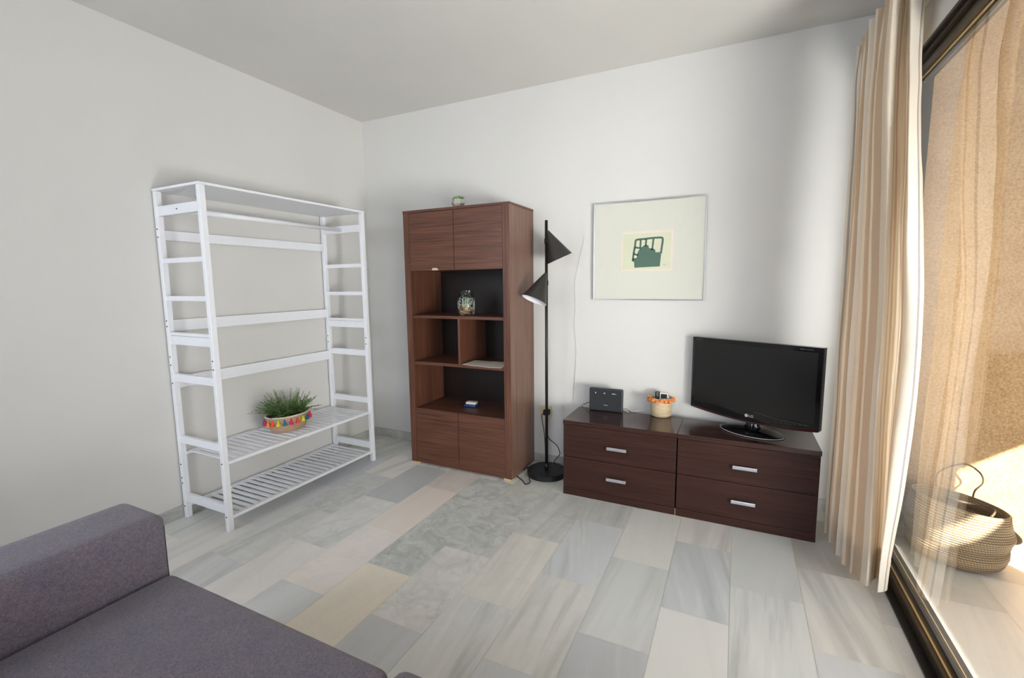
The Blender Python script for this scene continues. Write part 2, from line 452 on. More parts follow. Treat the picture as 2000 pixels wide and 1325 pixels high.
def tile_floor(name, x_edges, y_top, y_bot, z=0.0, known=None, gap=0.0009, thick=0.04, lift=0.0):
    bm = bmesh.new()
    tone = bm.loops.layers.float_color.new('tone'); par = bm.loops.layers.float_color.new('par')
    r2 = random.Random(11)
    for i in range(len(x_edges) - 1):
        ph = -0.40 if i % 2 == 1 else -0.14
        k = -3
        while True:
            t0 = ph - 0.508 * k; t1 = t0 - 0.508; k += 1
            if t0 < y_bot: break
            if t1 > y_top: continue
            a, b = min(t0, y_top), max(t1, y_bot)
            if a - b < 0.01: continue
            info = None
            if known:
                for (ci, yy), v in known.items():
                    if ci == i and abs(yy - t0) < 0.06: info = v
            if info is None:
                base = r2.choice([(190, 191, 188), (204, 202, 196), (182, 185, 186), (208, 203, 194), (194, 194, 186), (200, 196, 188)])
                info = (base, r2.uniform(0.15, 0.9), r2.choice([0, 0, 0.1, 0.3]))
            x0, x1 = x_edges[i] + gap, x_edges[i + 1] - gap
            f = bm.faces.new([bm.verts.new((x0, b + gap, z)), bm.verts.new((x1, b + gap, z)), bm.verts.new((x1, a - gap, z)), bm.verts.new((x0, a - gap, z))])
            sd = r2.random()
            gm = sum(info[0]) / 3.0
            tc = sr(*[min(240, (gm + (c - gm) * 0.8) * 1.11 + (1 if q == 2 else 0)) for q, c in enumerate(info[0])])
            for l in f.loops:
                l[tone] = tc; l[par] = (sd, info[1], info[2], 1)
    box(bm, x_edges[0], y_bot, z - thick, x_edges[-1], y_top, z - 0.0006, mi=1)
    me_o = new_obj(name, bm, [M_MARBLE, M_GROUT], fix=False)
    return struct(me_o)
tile_floor('floor', XS, 0.0, YB, known=KNOWN)
XT = [3.40 + 0.2475 * i for i in range(7)]; XT[0] = 3.3905
tile_floor('floor_terrace', XT, -0.04, -8.0)

def wall(name, mat, *boxes):
    bm = bmesh.new()
    for b in boxes: box(bm, *b)
    return struct(new_obj(name, bm, mat))
wall('wall_left', M_WALL, (-0.15, YB, -0.04, 0, 0, H))
wall('wall_back', M_WALL, (-0.15, 0, -0.04, XR + 0.12, 0.15, H))
wall('wall_rear', M_WALL, (-0.15, YB - 0.15, -0.04, XR + 0.12, YB, H))
wall('wall_right', M_WALL, (XR, YD0, 0, XR + 0.12, 0, H), (XR, YD1, ZD, XR + 0.12, YD0, H), (XR, YB, 0, XR + 0.12, YD1, H))
wall('ceiling', M_CEIL, (-0.15, YB - 0.15, H, XR + 0.12, 0.15, H + 0.12))
B('baseboard_back', M_SKIRT, None, (0.0, -0.010, 0, 3.268, 0, 0.066), bev=0.001)['kind'] = 'structure'
B('baseboard_left', M_SKIRT, None, (0, YB, 0, 0.010, -0.010, 0.066), bev=0.001)['kind'] = 'structure'

# terrace shell
YT = -8.0
wall('wall_sun_stop', M_SUN_BLOCKER, (XR + 0.121, YT - 0.12, -0.04, 4.6, YT, 2.62))  # unseen, added to keep sun from entering the room
wall('wall_facade', M_STUCCO, (XR, YT, -0.04, XR + 0.12, YB - 0.151, 2.62))
wall('wall_terrace', M_STUCCO, (XR + 0.121, -0.04, -0.04, 5.2, 0.15, 2.62))
wall('ceiling_terrace', M_WALL, (XR + 0.121, YT, 2.5, 4.62, -0.041, 2.62))
B('baseboard_terrace', M_SKIRT, None, (3.392, -0.050, 0, 4.88, -0.04, 0.03), bev=0.001)['kind'] = 'structure'
wall('wall_sun_blocker', M_SUN_BLOCKER, (4.40, YT, -0.04, 4.497, -1.27, 0.80), (4.40, -1.41, 0.80, 4.497, -1.27, 2.5))  # unseen parapet and pier, added to shape sun on stucco and basket
# unseen, added to shape the sun patch: cloth awning in front of the terrace
bm = bmesh.new()
NY = 48
prev = None
for i in range(NY + 1):
    y = -0.06 + (YT + 0.06) * i / NY
    sag = 0.028 * (1 - math.cos(2 * PI * min(1, max(0, (-y - 0.5) / 1.6)))) / 2
    ring = [bm.verts.new((4.50 + 0.002 * math.sin(i), y, 2.5)), bm.verts.new((4.50, y, 0.963 + sag))]
    ring2 = [bm.verts.new((4.503, y, 0.963 + sag)), bm.verts.new((4.503, y, 2.5))]
    r4 = ring + ring2
    if prev:
        for k in range(4): bm.faces.new((prev[k], prev[(k + 1) % 4], r4[(k + 1) % 4], r4[k]))
    prev = r4
tag(new_obj('sun_screen', bm, M_SUN_SCREEN), 'cream cloth awning added out of view to shape the sun patch', 'blocker')

# ------------------------------------------------------------------ sliding door
dr = thing('door_1', 'x', 'x', (XR, 0, 0))
for k_ in ('label', 'category'): del dr[k_]
dr['kind'] = 'structure'
def D(name, mat, *bx, bev=0.001):
    return B(name, mat, dr, *bx, bev=bev)
D('sill', M_DKBRONZE, (-0.002, YD1, 0, 0.13, YD0, 0.010))
D('track', M_GOLD, (0.098, YD1, 0.010, 0.102, YD0, 0.028))
D('track', M_GOLD, (0.098, YD1, 2.085, 0.102, YD0, 2.103))
D('head_frame', M_DKBRONZE, (-0.003, YD1, 2.103, 0.13, YD0, ZD))
D('head_frame', M_BRONZE, (0.012, YD1, 2.088, 0.030, YD0, 2.103))
D('jamb_frame', M_DKBRONZE, (-0.003, YD0 - 0.02, 0.010, 0.13, YD0, 2.103))
sash = D('sash', M_BRONZE, (0.026, YD1, 0.0105, 0.046, YD0 - 0.021, 0.052), (0.028, YD1, 2.052, 0.046, YD0 - 0.021, 2.087),
         (0.028, YD0 - 0.07, 0.052, 0.046, YD0 - 0.021, 2.052))
o = B('sash_edge', M_GOLD, sash, (0.0395, YD1, 0.052, 0.0445, YD0 - 0.071, 0.056), (0.0395, YD1, 2.047, 0.0445, YD0 - 0.071, 2.052), bev=0.0005)
bm = bmesh.new()
f = [bm.verts.new((0.0435, y, z)) for y, z in ((YD0 - 0.07, 0.045), (YD1, 0.045), (YD1, 2.06), (YD0 - 0.07, 2.06))]
bm.faces.new(f)
gp = new_obj('glass_pane', bm, M_GLASS, sash)

# ------------------------------------------------------------------ curtain
def curtain():
    root = thing('curtain', 'cream curtain with tan and grey stripes hanging bunched beside the glass door', 'curtain', (3.15, -0.5, 0))
    NF = 5
    jit = [rnd.uniform(-1, 1) for _ in range(40)]
    levels = [  # z, yA, yB, xpA, xpB, depth, seam, flap points
        (0.045, -0.36, -0.665, 3.100, 3.150, 0.085, (3.205, -0.665), (3.192, -0.765), (3.222, -0.782), (3.258, -0.752)),
        (0.60, -0.345, -0.70, 3.100, 3.135, 0.080, (3.195, -0.70), (3.180, -0.775), (3.215, -0.838), (3.258, -0.842)),
        (1.15, -0.335, -0.70, 3.098, 3.125, 0.075, (3.185, -0.70), (3.170, -0.775), (3.21, -0.850), (3.255, -0.858)),
        (1.60, -0.32, -0.645, 3.100, 3.120, 0.070, (3.175, -0.65), (3.158, -0.74), (3.20, -0.790), (3.250, -0.740)),
        (1.95, -0.29, -0.60, 3.104, 3.118, 0.060, (3.168, -0.61), (3.150, -0.70), (3.20, -0.720), (3.245, -0.665)),
        (2.12, -0.27, -0.60, 3.106, 3.120, 0.045, (3.165, -0.61), (3.145, -0.70), (3.19, -0.715), (3.235, -0.660)),
        (2.275, -0.25, -0.62, 3.108, 3.122, 0.050, (3.160, -0.63), (3.140, -0.72), (3.18, -0.730), (3.225, -0.690)),
    ]
    def poly(L, top):
        z, yA, yB, xA, xB, dp, seam, f1, f2, f3 = L
        pts = []
        n = 2 * NF
        for i in range(n + 1):
            t = i / n
            # folds get broader towards the near end
            tt = t ** 0.93
            y = yA + (yB - yA) * tt + jit[i] * 0.005
            x = xA + (xB - xA) * t ** 2
            x += (dp * 1.15 * (0.85 + 0.3 * jit[i + 12 if i + 12 < 40 else i])) if i % 2 else 0.006 * (1 + jit[i])
            if i == n: x = xB + 0.004
            pts.append(Vector((x, y, z)))
        pts += [Vector((f1[0] - 0.012, f1[1] + 0.018, z)), Vector((f1[0] + 0.002, f1[1] + 0.012, z)), Vector((f1[0] + 0.028, f1[1] + 0.062, z)),
                Vector((f1[0] + 0.052, f1[1] + 0.092, z)), Vector((f1[0] + 0.050, f1[1] + 0.045, z)), Vector(((f1[0] + 0.045 + f2[0]) / 2, (f1[1] + 0.02 + f2[1]) / 2, z)), Vector((f2[0], f2[1], z)), Vector((f3[0], f3[1], z)), Vector((f3[0] + 0.002, f3[1] + 0.06, z))]
        return pts
    curves = [spline(poly(L, False), 10) for L in levels]
    zs = [L[0] for L in levels]
    NZ = 84
    bm = bmesh.new(); uvl = bm.loops.layers.uv.new('UVMap')
    ref = curves[2]; arc = [0.0]
    for a, b in zip(ref[:-1], ref[1:]): arc.append(arc[-1] + (b - a).length * 1.06)
    a0 = arc[(2 * NF + 5) * 10] - 0.165 * 0.27
    arc = [v - a0 + 2.7 for v in arc]
    grid = []
    for iz in range(NZ + 1):
        z = zs[0] + (zs[-1] - zs[0]) * iz / NZ
        k = max(j for j in range(len(zs)) if zs[j] <= z + 1e-9); k = min(k, len(zs) - 2)
        t = (z - zs[k]) / (zs[k + 1] - zs[k])
        p0, p1, p2, p3 = curves[max(k - 1, 0)], curves[k], curves[k + 1], curves[min(k + 2, len(zs) - 1)]
        row = []
        for j in range(len(ref)):
            q = 0.5 * ((2 * p1[j]) + (p2[j] - p0[j]) * t + (2 * p0[j] - 5 * p1[j] + 4 * p2[j] - p3[j]) * t * t + (3 * p1[j] - p0[j] - 3 * p2[j] + p3[j]) * t ** 3)
            w = mnoise.noise(Vector((j * 0.045, z * 2.1, 0.3))) * 0.007 + mnoise.noise(Vector((j * 0.15, z * 7, 4.3))) * 0.0022
            zz = z
            if iz == 0: zz += 0.008 * mnoise.noise(Vector((j * 0.03, 0, 9)))
            # pinch pleats in the heading tape
            pin = max(0.0, (z - 2.16) / 0.11)
            w += pin * 0.006 * math.sin(j * 0.9)
            row.append(bm.verts.new((q.x + w, q.y + w * 0.5, zz)))
        grid.append(row)
    for iz in range(NZ):
        for j in range(len(ref) - 1):
            f = bm.faces.new((grid[iz][j], grid[iz][j + 1], grid[iz + 1][j + 1], grid[iz + 1][j])); f.smooth = True
            z0, z1 = grid[iz][j].co.z, grid[iz + 1][j].co.z
            for l, (u, v) in zip(f.loops, ((arc[j], z0), (arc[j + 1], z0), (arc[j + 1], z1), (arc[j], z1))): l[uvl].uv = (u, v)
    bmesh.ops.translate(bm, verts=bm.verts, vec=(-3.15, 0.5, 0))
    o = new_obj('cloth', bm, M_CURTAIN, root, fix=False)
    # doubled hem at the foot
    bm = bmesh.new(); uvl = bm.loops.layers.uv.new('UVMap')
    L0 = [g.co.copy() if False else None for g in []]
    me = o.data; W = len(ref); n = W
    for j in range(n - 1):
        for iz in range(0, 5):
            ids = [iz * W + j, iz * W + j + 1, (iz + 1) * W + j + 1, (iz + 1) * W + j]
            vs4 = [bm.verts.new(me.vertices[k].co + me.vertices[k].normal * 0.0012) for k in ids]
            f = bm.faces.new(vs4); f.smooth = True
            for l, k in zip(f.loops, ids):
                jj = k % W; l[uvl].uv = (arc[jj], me.vertices[k].co.z)
    bmesh.ops.remove_doubles(bm, verts=bm.verts, dist=1e-5)
    h = new_obj('hem', bm, M_CURTAIN, root, fix=False)
    # hooks
    bm = bmesh.new()
    for i in range(9):
        y = -0.27 - 0.048 * i
        tube(bm, [(3.165 - 3.15, y + 0.5, 2.225), (3.172 - 3.15, y + 0.5, 2.245), (3.18 - 3.15, y + 0.5, 2.232)], 0.0012, 6)
    new_obj('hook', bm, M_GOLD, root)['kind'] = 'stuff'
    return root
curtain()
rail = thing('curtain_rail', 'slim white curtain rail fixed above the sliding door', 'curtain rail', (3.2505, -0.22, 2.25))
B('rail', M_RAILW, rail, (-0.008, -4.1, -0.008, 0.008, 0.0, 0.008))
for y in (-0.10, -1.4, -2.7, -4.0):
    B('bracket', M_RAILW, rail, (0.007, y - 0.012, -0.006, 0.0174, y + 0.012, 0.006))

# ------------------------------------------------------------------ white clothes rack / shelf
def rack():
    root = thing('garment_rack', 'white wooden open rack with hanging rod and two slatted shelves against the left wall', 'rack', (0.205, -0.982, 0))
    ox, oy = 0.205, -0.982
    X0, X1, Y0, Y1, HH = 0.013, 0.397, -0.446, -1.518, 1.739
    def Bx(name, *bx, bev=0.0015, mat=M_WHITE, par=root):
        return B(name, mat, par, *[(a - ox, b - oy, c, d - ox, e - oy, f) for a, b, c, d, e, f in bx], bev=bev)
    LX, LY = 0.025, 0.028
    def bolts(leg, pts):
        for (x, y, z) in pts:
            bm = bmesh.new()
            bmesh.ops.create_cone(bm, cap_ends=True, segments=10, radius1=0.0045, radius2=0.0035, depth=0.002)
            bmesh.ops.rotate(bm, verts=bm.verts, matrix=Matrix.Rotation(PI / 2, 3, 'X'))
            bmesh.ops.translate(bm, verts=bm.verts, vec=(x - ox, y - oy, z))
            new_obj('screw', bm, M_SCREW, leg)
    zb = [0.885, 0.842]
    for (xa, xb, front) in ((X0, X0 + LX, 0), (X1 - LX, X1, 1)):
        lg = Bx('leg', (xa, Y1, 0, xb, Y1 + LY, HH - 0.0125))
        xm = (xa + xb) / 2
        pts = [(xm, Y1 - 0.0006, z) for z in zb]
        if front: pts += [(xm, Y1 - 0.0006, 0.36), (xm, Y1 - 0.0006, 0.078)]
        else: pts += [(xm, Y1 - 0.0006, z) for z in (1.54, 1.50, 1.075, 1.045, 0.30, 0.225, 0.195, 0.065, 0.745)]
        bolts(lg, pts)
        lg = Bx('leg', (xa, Y0 - LY, 0, xb, Y0, HH - 0.0125))
        bolts(lg, [(xm, Y0 - LY - 0.0006, z) for z in zb])
    for (ya, yb) in ((Y1 + 0.004, Y1 + 0.024), (Y0 - 0.024, Y0 - 0.004)):
        xa, xb = X0 + LX, X1 - LX
        r = Bx('rod_support', (xa, ya, 1.604, xb, yb, 1.652))
        for z0, z1 in ((1.368, 1.393), (1.178, 1.203), (1.000, 1.016)):
            Bx('rung', (xa, ya, z0, xb, yb, z1))
        Bx('rung', (xa, ya, 0.953, xb, yb, 0.9985))
        Bx('rung', (xa, ya, 0.757, xb, yb, 0.798))
        Bx('rung', (xa, ya, 0.421, xb, yb, 0.460))
        Bx('rung', (xa, ya, 0.092, xb, yb, 0.137))
    bolts(root, [((X0 + X1) / 2 - 0.005, Y1 + 0.0034, 1.628)])
    Bx('top_board', (X0 - 0.001, Y1 - 0.002, HH - 0.012, X1 + 0.001, Y0 + 0.002, HH))
    # hanging rod
    bm = bmesh.new(); tube(bm, [(0.2 - ox, Y1 + 0.025 - oy, 1.625), (0.2 - ox, Y0 - 0.025 - oy, 1.625)], 0.0125, 16)
    new_obj('hanging_rod', bm, M_WHITE, root)
    for z0, z1 in ((1.487, 1.537), (1.018, 1.078), (0.715, 0.778)):
        Bx('back_rail', (X0 + 0.003, Y1 + LY, z0, X0 + 0.018, Y0 - LY, z1))
    for zt in (0.366, 0.077):
        fr = Bx('slatted_shelf', (X1 - 0.028, Y1 + LY - 0.002, zt - 0.016, X1 - 0.003, Y0 - LY + 0.002, zt),
                (X0 + 0.004, Y1 + LY - 0.002, zt - 0.016, X0 + 0.030, Y0 - LY + 0.002, zt), (X0 + 0.03, -0.992, zt - 0.030, X1 - 0.028, -0.972, zt - 0.0105))
        n = 24; a, b = Y1 + LY + 0.006, Y0 - LY - 0.006
        pitch = (b - a) / n
        for i in range(n):
            y = a + pitch * (i + 0.5)
            Bx('slat', (X0 + 0.026, y - 0.0110, zt - 0.0065, X1 - 0.026, y + 0.0110, zt - 0.0005), bev=0.0008, par=fr)
    return root
rack()

# ------------------------------------------------------------------ planter with fern on the rack
def uv_lathe(name, prof, mat, parent, center=(0, 0, 0), seg=48, sx=1.0, sy=1.0, rot=0.0):
    """lathe with metric UVs: u round, v along the profile"""
    bm = bmesh.new(); uvl = bm.loops.layers.uv.new('UVMap')
    cx, cy, cz = center; rings = []; vlen = [0.0]
    for a, b in zip(prof[:-1], prof[1:]): vlen.append(vlen[-1] + math.hypot(a[0] - b[0], a[1] - b[1]))
    for (r, z) in prof:
        ring = []
        for k in range(seg):
            a = 2 * PI * k / seg; x, y = max(r, 1e-4) * sx * math.cos(a), max(r, 1e-4) * sy * math.sin(a)
            ring.append(bm.verts.new((cx + x * math.cos(rot) - y * math.sin(rot), cy + x * math.sin(rot) + y * math.cos(rot), cz + z)))
        rings.append(ring)
    rm = max(p[0] for p in prof) * (sx + sy) / 2
    for i in range(len(rings) - 1):
        for k in range(seg):
            f = bm.faces.new((rings[i][k], rings[i][(k + 1) % seg], rings[i + 1][(k + 1) % seg], rings[i + 1][k])); f.smooth = True
            u0, u1 = 2 * PI * rm * k / seg, 2 * PI * rm * (k + 1) / seg
            for l, q in zip(f.loops, ((u0, vlen[i]), (u1, vlen[i]), (u1, vlen[i + 1]), (u0, vlen[i + 1]))): l[uvl].uv = q
    return new_obj(name, bm, mat, parent)

def leaf(bm, p, d, up, L, W, curl=0.2, mi=0):
    d = d.normalized(); side = d.cross(up)
    if side.length < 1e-6: side = Vector((1, 0, 0))
    side.normalize(); n = side.cross(d).normalized()
    a = bm.verts.new(p); m1 = p + d * L * 0.5 + n * L * curl * 0.5
    b = bm.verts.new(m1 + side * W / 2); c = bm.verts.new(m1 - side * W / 2 ); t = bm.verts.new(p + d * L)
    mid = bm.verts.new(m1 + n * W * 0.12)
    for tri in ((a, b, mid), (b, t, mid), (t, c, mid), (c, a, mid)):
        f = bm.faces.new(tri); f.material_index = mi; f.smooth = True

def fern():
    root = thing('potted_fern', 'green leafy plant in a woven oval basket with bright tassels on the upper slatted shelf', 'potted plant', (0.205, -0.985, 0.3665), PI / 2)
    A, Bq = 0.136, 0.098
    prof = [(0.001, 0.002), (0.74, 0.002), (0.80, 0.008), (0.90, 0.04), (0.97, 0.075), (1.0, 0.098), (0.985, 0.103), (0.955, 0.098), (0.93, 0.07)]
    uv_lathe('basket', [(r * 0.118, z) for r, z in prof], M_STRAWP, root, seg=56, sx=A / 0.118, sy=Bq / 0.118)
    bm = bmesh.new(); pts = [(A * 0.985 * math.cos(2 * PI * k / 60), Bq * 0.985 * math.sin(2 * PI * k / 60), 0.1) for k in range(60)]
    tube(bm, pts, 0.0045, 8, closed=True); new_obj('rim', bm, M_DECKLE, root)
    bm = bmesh.new(); lathe(bm, [(0.0, 0.088), (0.7, 0.09), (0.94, 0.086)], seg=40, sx=A, sy=Bq); new_obj('soil', bm, M_SOIL, root)
    order = [4, 3, 0, 1, 2, 3, 0, 1, 2, 3, 0, 4, 1, 2, 3, 0, 1, 2, 3, 0, 1, 4]
    NTS = 22
    for i in range(NTS):
        a = 2 * PI * i / NTS + 0.05
        x, y = A * 0.99 * math.cos(a), Bq * 0.99 * math.sin(a)
        nx, ny = math.cos(a), math.sin(a)
        bm = bmesh.new()
        lathe(bm, [(0.0, 0.0), (0.004, -0.001), (0.0055, -0.006), (0.0035, -0.009), (0.009, -0.02), (0.0125, -0.033), (0.010, -0.034), (0.0, -0.031)], (x + nx * 0.006, y + ny * 0.006, 0.088), seg=12)
        for q in range(7):
            b = 2 * PI * q / 7
            tube(bm, [(x + nx * .006, y + ny * .006, 0.078), (x + nx * .006 + 0.014 * math.cos(b), y + ny * .006 + 0.014 * math.sin(b), 0.052 + 0.003 * (q % 2))], [0.002, 0.0012], 5)
        new_obj('tassel', bm, TASS[order[i]], root)
    bm = bmesh.new(); r3 = random.Random(5)
    for i in range(130):
        a = r3.uniform(0, 2 * PI); rr = math.sqrt(r3.random()) * 0.6
        p = Vector((A * rr * math.cos(a), Bq * rr * math.sin(a), 0.088))
        lean = r3.uniform(0.15, 1.9) * (0.45 + rr)
        out = Vector((math.cos(a) * 1.15, math.sin(a), 0)) * lean
        L = r3.uniform(0.09, 0.165) * (1.0 if rr > 0.15 else 0.92)
        d = (Vector((0, 0, 1)) + out).normalized()
        pts = []; q = p.copy(); dd = d.copy(); ns = 13
        for k in range(ns + 1):
            pts.append(q.copy()); q = q + dd * (L / ns); dd = (dd + Vector((0, 0, -0.03 * lean)) + Vector((r3.uniform(-.03, .03), r3.uniform(-.03, .03), 0))).normalized()
        tube(bm, pts, [0.0012 * (1 - 0.6 * k / ns) for k in range(ns + 1)], 4)
        for k in range(2, ns + 1):
            t = (pts[k] - pts[k - 1]).normalized(); s = t.cross(Vector((0, 0, 1)))
            if s.length < 0.05: s = Vector((math.cos(a + 1.5), math.sin(a + 1.5), 0))
            s.normalize(); s = Matrix.Rotation(r3.uniform(-0.5, 0.5), 3, t) @ s
            ll = 0.021 * (1 - 0.5 * k / ns)
            for sg in (-1, 1): leaf(bm, pts[k], (s * sg + t * 0.65), Vector((0, 0, 1)), ll * r3.uniform(0.8, 1.2), ll * 0.62)
    new_obj('foliage', bm, M_LEAF, root, fix=False)
fern()

# ------------------------------------------------------------------ tall walnut cabinet
CX0, CX1, CYF, CYB, CH = 0.663, 1.448, -0.372, 0.0, 1.729
def cabinet():
    root = thing('tall_cabinet', 'tall brown wood-grain cabinet with two upper doors, open shelves and two lower doors', 'cabinet', (CX0, CYF, 0))
    W = CX1 - CX0; Dp = 0.360; T = 0.047; b = 0.012
    def Q(name, mat, *bx, bev=0.001): return B(name, mat, root, *bx, bev=bev)
    Q('side_panel', M_WOOD_V, (0, 0, b, T, Dp, CH - 0.015))
    Q('side_panel', M_WOOD_SHEEN, (W - T, 0.001, b, W, Dp, CH - 0.015))
    Q('side_edging', M_WOOD_V, (W - T, -0.0015, b, W - 0.001, 0.0008, CH - 0.015))
    Q('top_panel', M_WOOD_H, (-0.001, -0.002, CH - 0.015, W + 0.001, Dp, CH))
    Q('base_panel', M_WOOD_H, (T, 0.003, b, W - T, Dp - 0.01, 0.030))
    Q('back_panel', M_BACKP, (T, Dp - 0.010, 0.030, W - T, Dp - 0.002, CH - 0.016))
    Q('shelf', M_WOOD_H, (T, 0.006, 1.339 - 0.0, W - T, Dp - 0.011, 1.352))
    Q('shelf', M_WOOD_H, (T, 0.010, 1.022, W - T, Dp - 0.011, 1.041))
    Q('shelf', M_WOOD_H, (T, 0.008, 0.707, W - T, Dp - 0.011, 0.727))
    Q('shelf', M_WOOD_H, (T, 0.012, 0.384, W - T, Dp - 0.011, 0.401))
    Q('divider', M_WOOD_V, (0.400, 0.010, 0.7275, 0.418, Dp - 0.011, 1.0215))
    xm = 0.3925
    for (z0, z1) in ((1.337, CH - 0.017), (0.031, 0.402)):
        for (xa, xb) in ((T + 0.002, xm - 0.002), (xm + 0.002, W - T - 0.0015)):
            dd = Q('door', M_WOOD_H, (xa, -0.0005, z0, xb, 0.0055 if z0 > 1 else 0.0115, z1), bev=0.0008)
            if z0 > 1 and xa < 0.1:
                bm = bmesh.new()
                pts = [(0.222, 1.3372), (0.223, 1.3525), (0.250, 1.3535), (0.262, 1.3515), (0.2665, 1.345), (0.276, 1.3372)]
                lo = [bm.verts.new((x, -0.0009, z)) for x, z in pts]; hi = [bm.verts.new((x, 0.0, z)) for x, z in pts]
                bm.faces.new(lo)
                for k in range(len(pts)): bm.faces.new((lo[k], lo[(k + 1) % len(pts)], hi[(k + 1) % len(pts)], hi[k]))
                ch = new_obj('veneer_chip', bm, M_CHIP, dd); ch['label'] = 'pale chipped patch'
    for (x, y) in ((0.005, 0.005), (W - 0.062, 0.005), (0.005, Dp - 0.06), (W - 0.062, Dp - 0.06)):
        Q('foot', M_PINE, (x, y, 0.0, x + 0.055, y + 0.05, b))
cabinet()

def succulent():
    root = thing('potted_succulent', 'tiny green succulent in a faceted pale pot on top of the tall cabinet', 'potted plant', (1.061, -0.318, CH))
    bm = bmesh.new()
    lathe(bm, [(0.0, 0.0), (0.024, 0.0), (0.044, 0.024), (0.034, 0.052), (0.030, 0.052), (0.036, 0.026), (0.0, 0.02)], seg=6, smooth=False, rot=0.4)
    new_obj('pot', bm, M_CONC, root)
    bm = bmesh.new(); lathe(bm, [(0.0, 0.046), (0.031, 0.044)], seg=16); new_obj('soil', bm, M_SOIL, root)
    bm = bmesh.new(); r3 = random.Random(2)
    for ring, (n, tilt, L) in enumerate(((9, 1.3, 0.042), (8, 0.9, 0.036), (6, 0.4, 0.028))):
        for i in range(n):
            a = 2 * PI * i / n + ring * 0.4
            d = Vector((math.cos(a) * math.sin(tilt), math.sin(a) * math.sin(tilt), math.cos(tilt)))
            p = Vector((0, 0, 0.047)); side = d.cross(Vector((0, 0, 1))).normalized()
            ws = [0.004, 0.0085, 0.010, 0.006, 0.0008]
            rings = []
            for k, w in enumerate(ws):
                c = p + d * L * k / 4; up = side.cross(d).normalized()
                rings.append([bm.verts.new(c + side * w * math.cos(t) + up * w * 0.45 * math.sin(t)) for t in [2 * PI * q / 8 for q in range(8)]])
            for r0, r1 in zip(rings[:-1], rings[1:]):
                for q in range(8):
                    f = bm.faces.new((r0[q], r0[(q + 1) % 8], r1[(q + 1) % 8], r1[q])); f.smooth = True
    leaf(bm, Vector((0.02, 0, 0.052)), Vector((1, -0.3, 0.15)), Vector((0, 0, 1)), 0.042, 0.02)
    new_obj('leaves', bm, M_SUCC, root)
succulent()

def jar():
    root = thing('glass_jar', 'clear glass jar of green and orange dried curls on the upper open shelf', 'jar', (1.072, -0.265, 1.0415))
    bm = bmesh.new()
    out = [(0.0, 0.0), (0.055, 0.0), (0.060, 0.006), (0.060, 0.112), (0.054, 0.126), (0.040, 0.134), (0.040, 0.138)]
    lathe(bm, out, seg=40)
    new_obj('glass_body', bm, M_JAR, root)
    bm = bmesh.new(); lathe(bm, [(0.0, 0.162), (0.036, 0.162), (0.040, 0.158), (0.040, 0.140), (0.043, 0.138), (0.043, 0.1345), (0.0, 0.1345)], seg=40)
    new_obj('lid', bm, M_JAR, root)
    r3 = random.Random(9); mats = [M_POTG, M_POTO, M_POTW]
    bm = bmesh.new()
    for i in range(230):
        a = r3.uniform(0, 2 * PI); rr = math.sqrt(r3.random()) * 0.045; z = r3.uniform(0.010, 0.118)
        hi = z > 0.062 + r3.uniform(-0.008, 0.008)
        mi = 0 if hi else (1 if r3.random() < 0.6 else 2)
        if not hi and z < 0.02 and r3.random() < .5: mi = 0
        if hi and r3.random() < 0.15: mi = 2
        c = Vector((rr * math.cos(a), rr * math.sin(a), z)); L = r3.uniform(0.010, 0.024)
        th = r3.uniform(-1.2, 1.2); dv = Vector((math.cos(a + 1.6) * math.cos(th), math.sin(a + 1.6) * math.cos(th), math.sin(th)))
        n = dv.cross(Vector((math.cos(a), math.sin(a), 0.1))).normalized(); cur = r3.uniform(-0.6, 0.6)
        pts = [];
        for k in range(5):
            t = k / 4 - 0.5; q = c + dv * L * t + n * L * cur * (0.25 - t * t)
            rl_ = math.hypot(q.x, q.y)
            if rl_ > 0.055: q.x *= 0.055 / rl_; q.y *= 0.055 / rl_
            q.z = min(0.124, max(0.005, q.z)); pts.append(q)
        tube(bm, pts, [0.0012, 0.0026, 0.0032, 0.0026, 0.001], 5, mi)
    new_obj('contents', bm, mats, root)['kind'] = 'stuff'
jar()

def sheet():
    bm = bmesh.new()
    cs = [Vector((1.098, -0.372)), Vector((1.10, -0.205)), Vector((1.385, -0.165)), Vector((1.392, -0.402))]
    N = 14; g = []
    for i in range(N + 1):
        row = []
        for j in range(N + 1):
            u, v = i / N, j / N
            p = cs[0] * (1 - u) * (1 - v) + cs[1] * (1 - u) * v + cs[2] * u * v + cs[3] * u * (1 - v)
            z = 0.7292 + 0.004 * abs(mnoise.noise(Vector((u * 3, v * 3, 1)))) + 0.004 * (u > 0.8) * (u - 0.8) * 5 + 0.003 * max(0, 0.2 - u) * 5
            row.append((p.x, p.y, z))
        g.append(row)
    top = [[bm.verts.new(q) for q in r] for r in g]; bot = [[bm.verts.new((q[0], q[1], q[2] - 0.0015)) for q in r] for r in g]
    for i in range(N):
        for j in range(N):
            bm.faces.new((top[i][j], top[i + 1][j], top[i + 1][j + 1], top[i][j + 1])); bm.faces.new((bot[i][j], bot[i][j + 1], bot[i + 1][j + 1], bot[i + 1][j]))
    for i in range(N):
        for (a, b, jj) in ((i, i + 1, 0), (i + 1, i, N)): bm.faces.new((top[a][jj], bot[a][jj], bot[b][jj], top[b][jj]))
        bm.faces.new((top[0][i + 1], bot[0][i + 1], bot[0][i], top[0][i])); bm.faces.new((top[N][i], bot[N][i], bot[N][i + 1], top[N][i + 1]))
    o = new_obj('paper_sheet', bm, M_PAPER); smooth(o, 0.7)
    tag(o, 'folded printed paper sheet lying in the right cubbyhole of the tall cabinet', 'paper')
sheet()
gd = thing('small_gadget', 'small dark blue gadget with a cream white top in the lowest open shelf', 'gadget', (1.048, -0.19, 0.4015), 0.1)
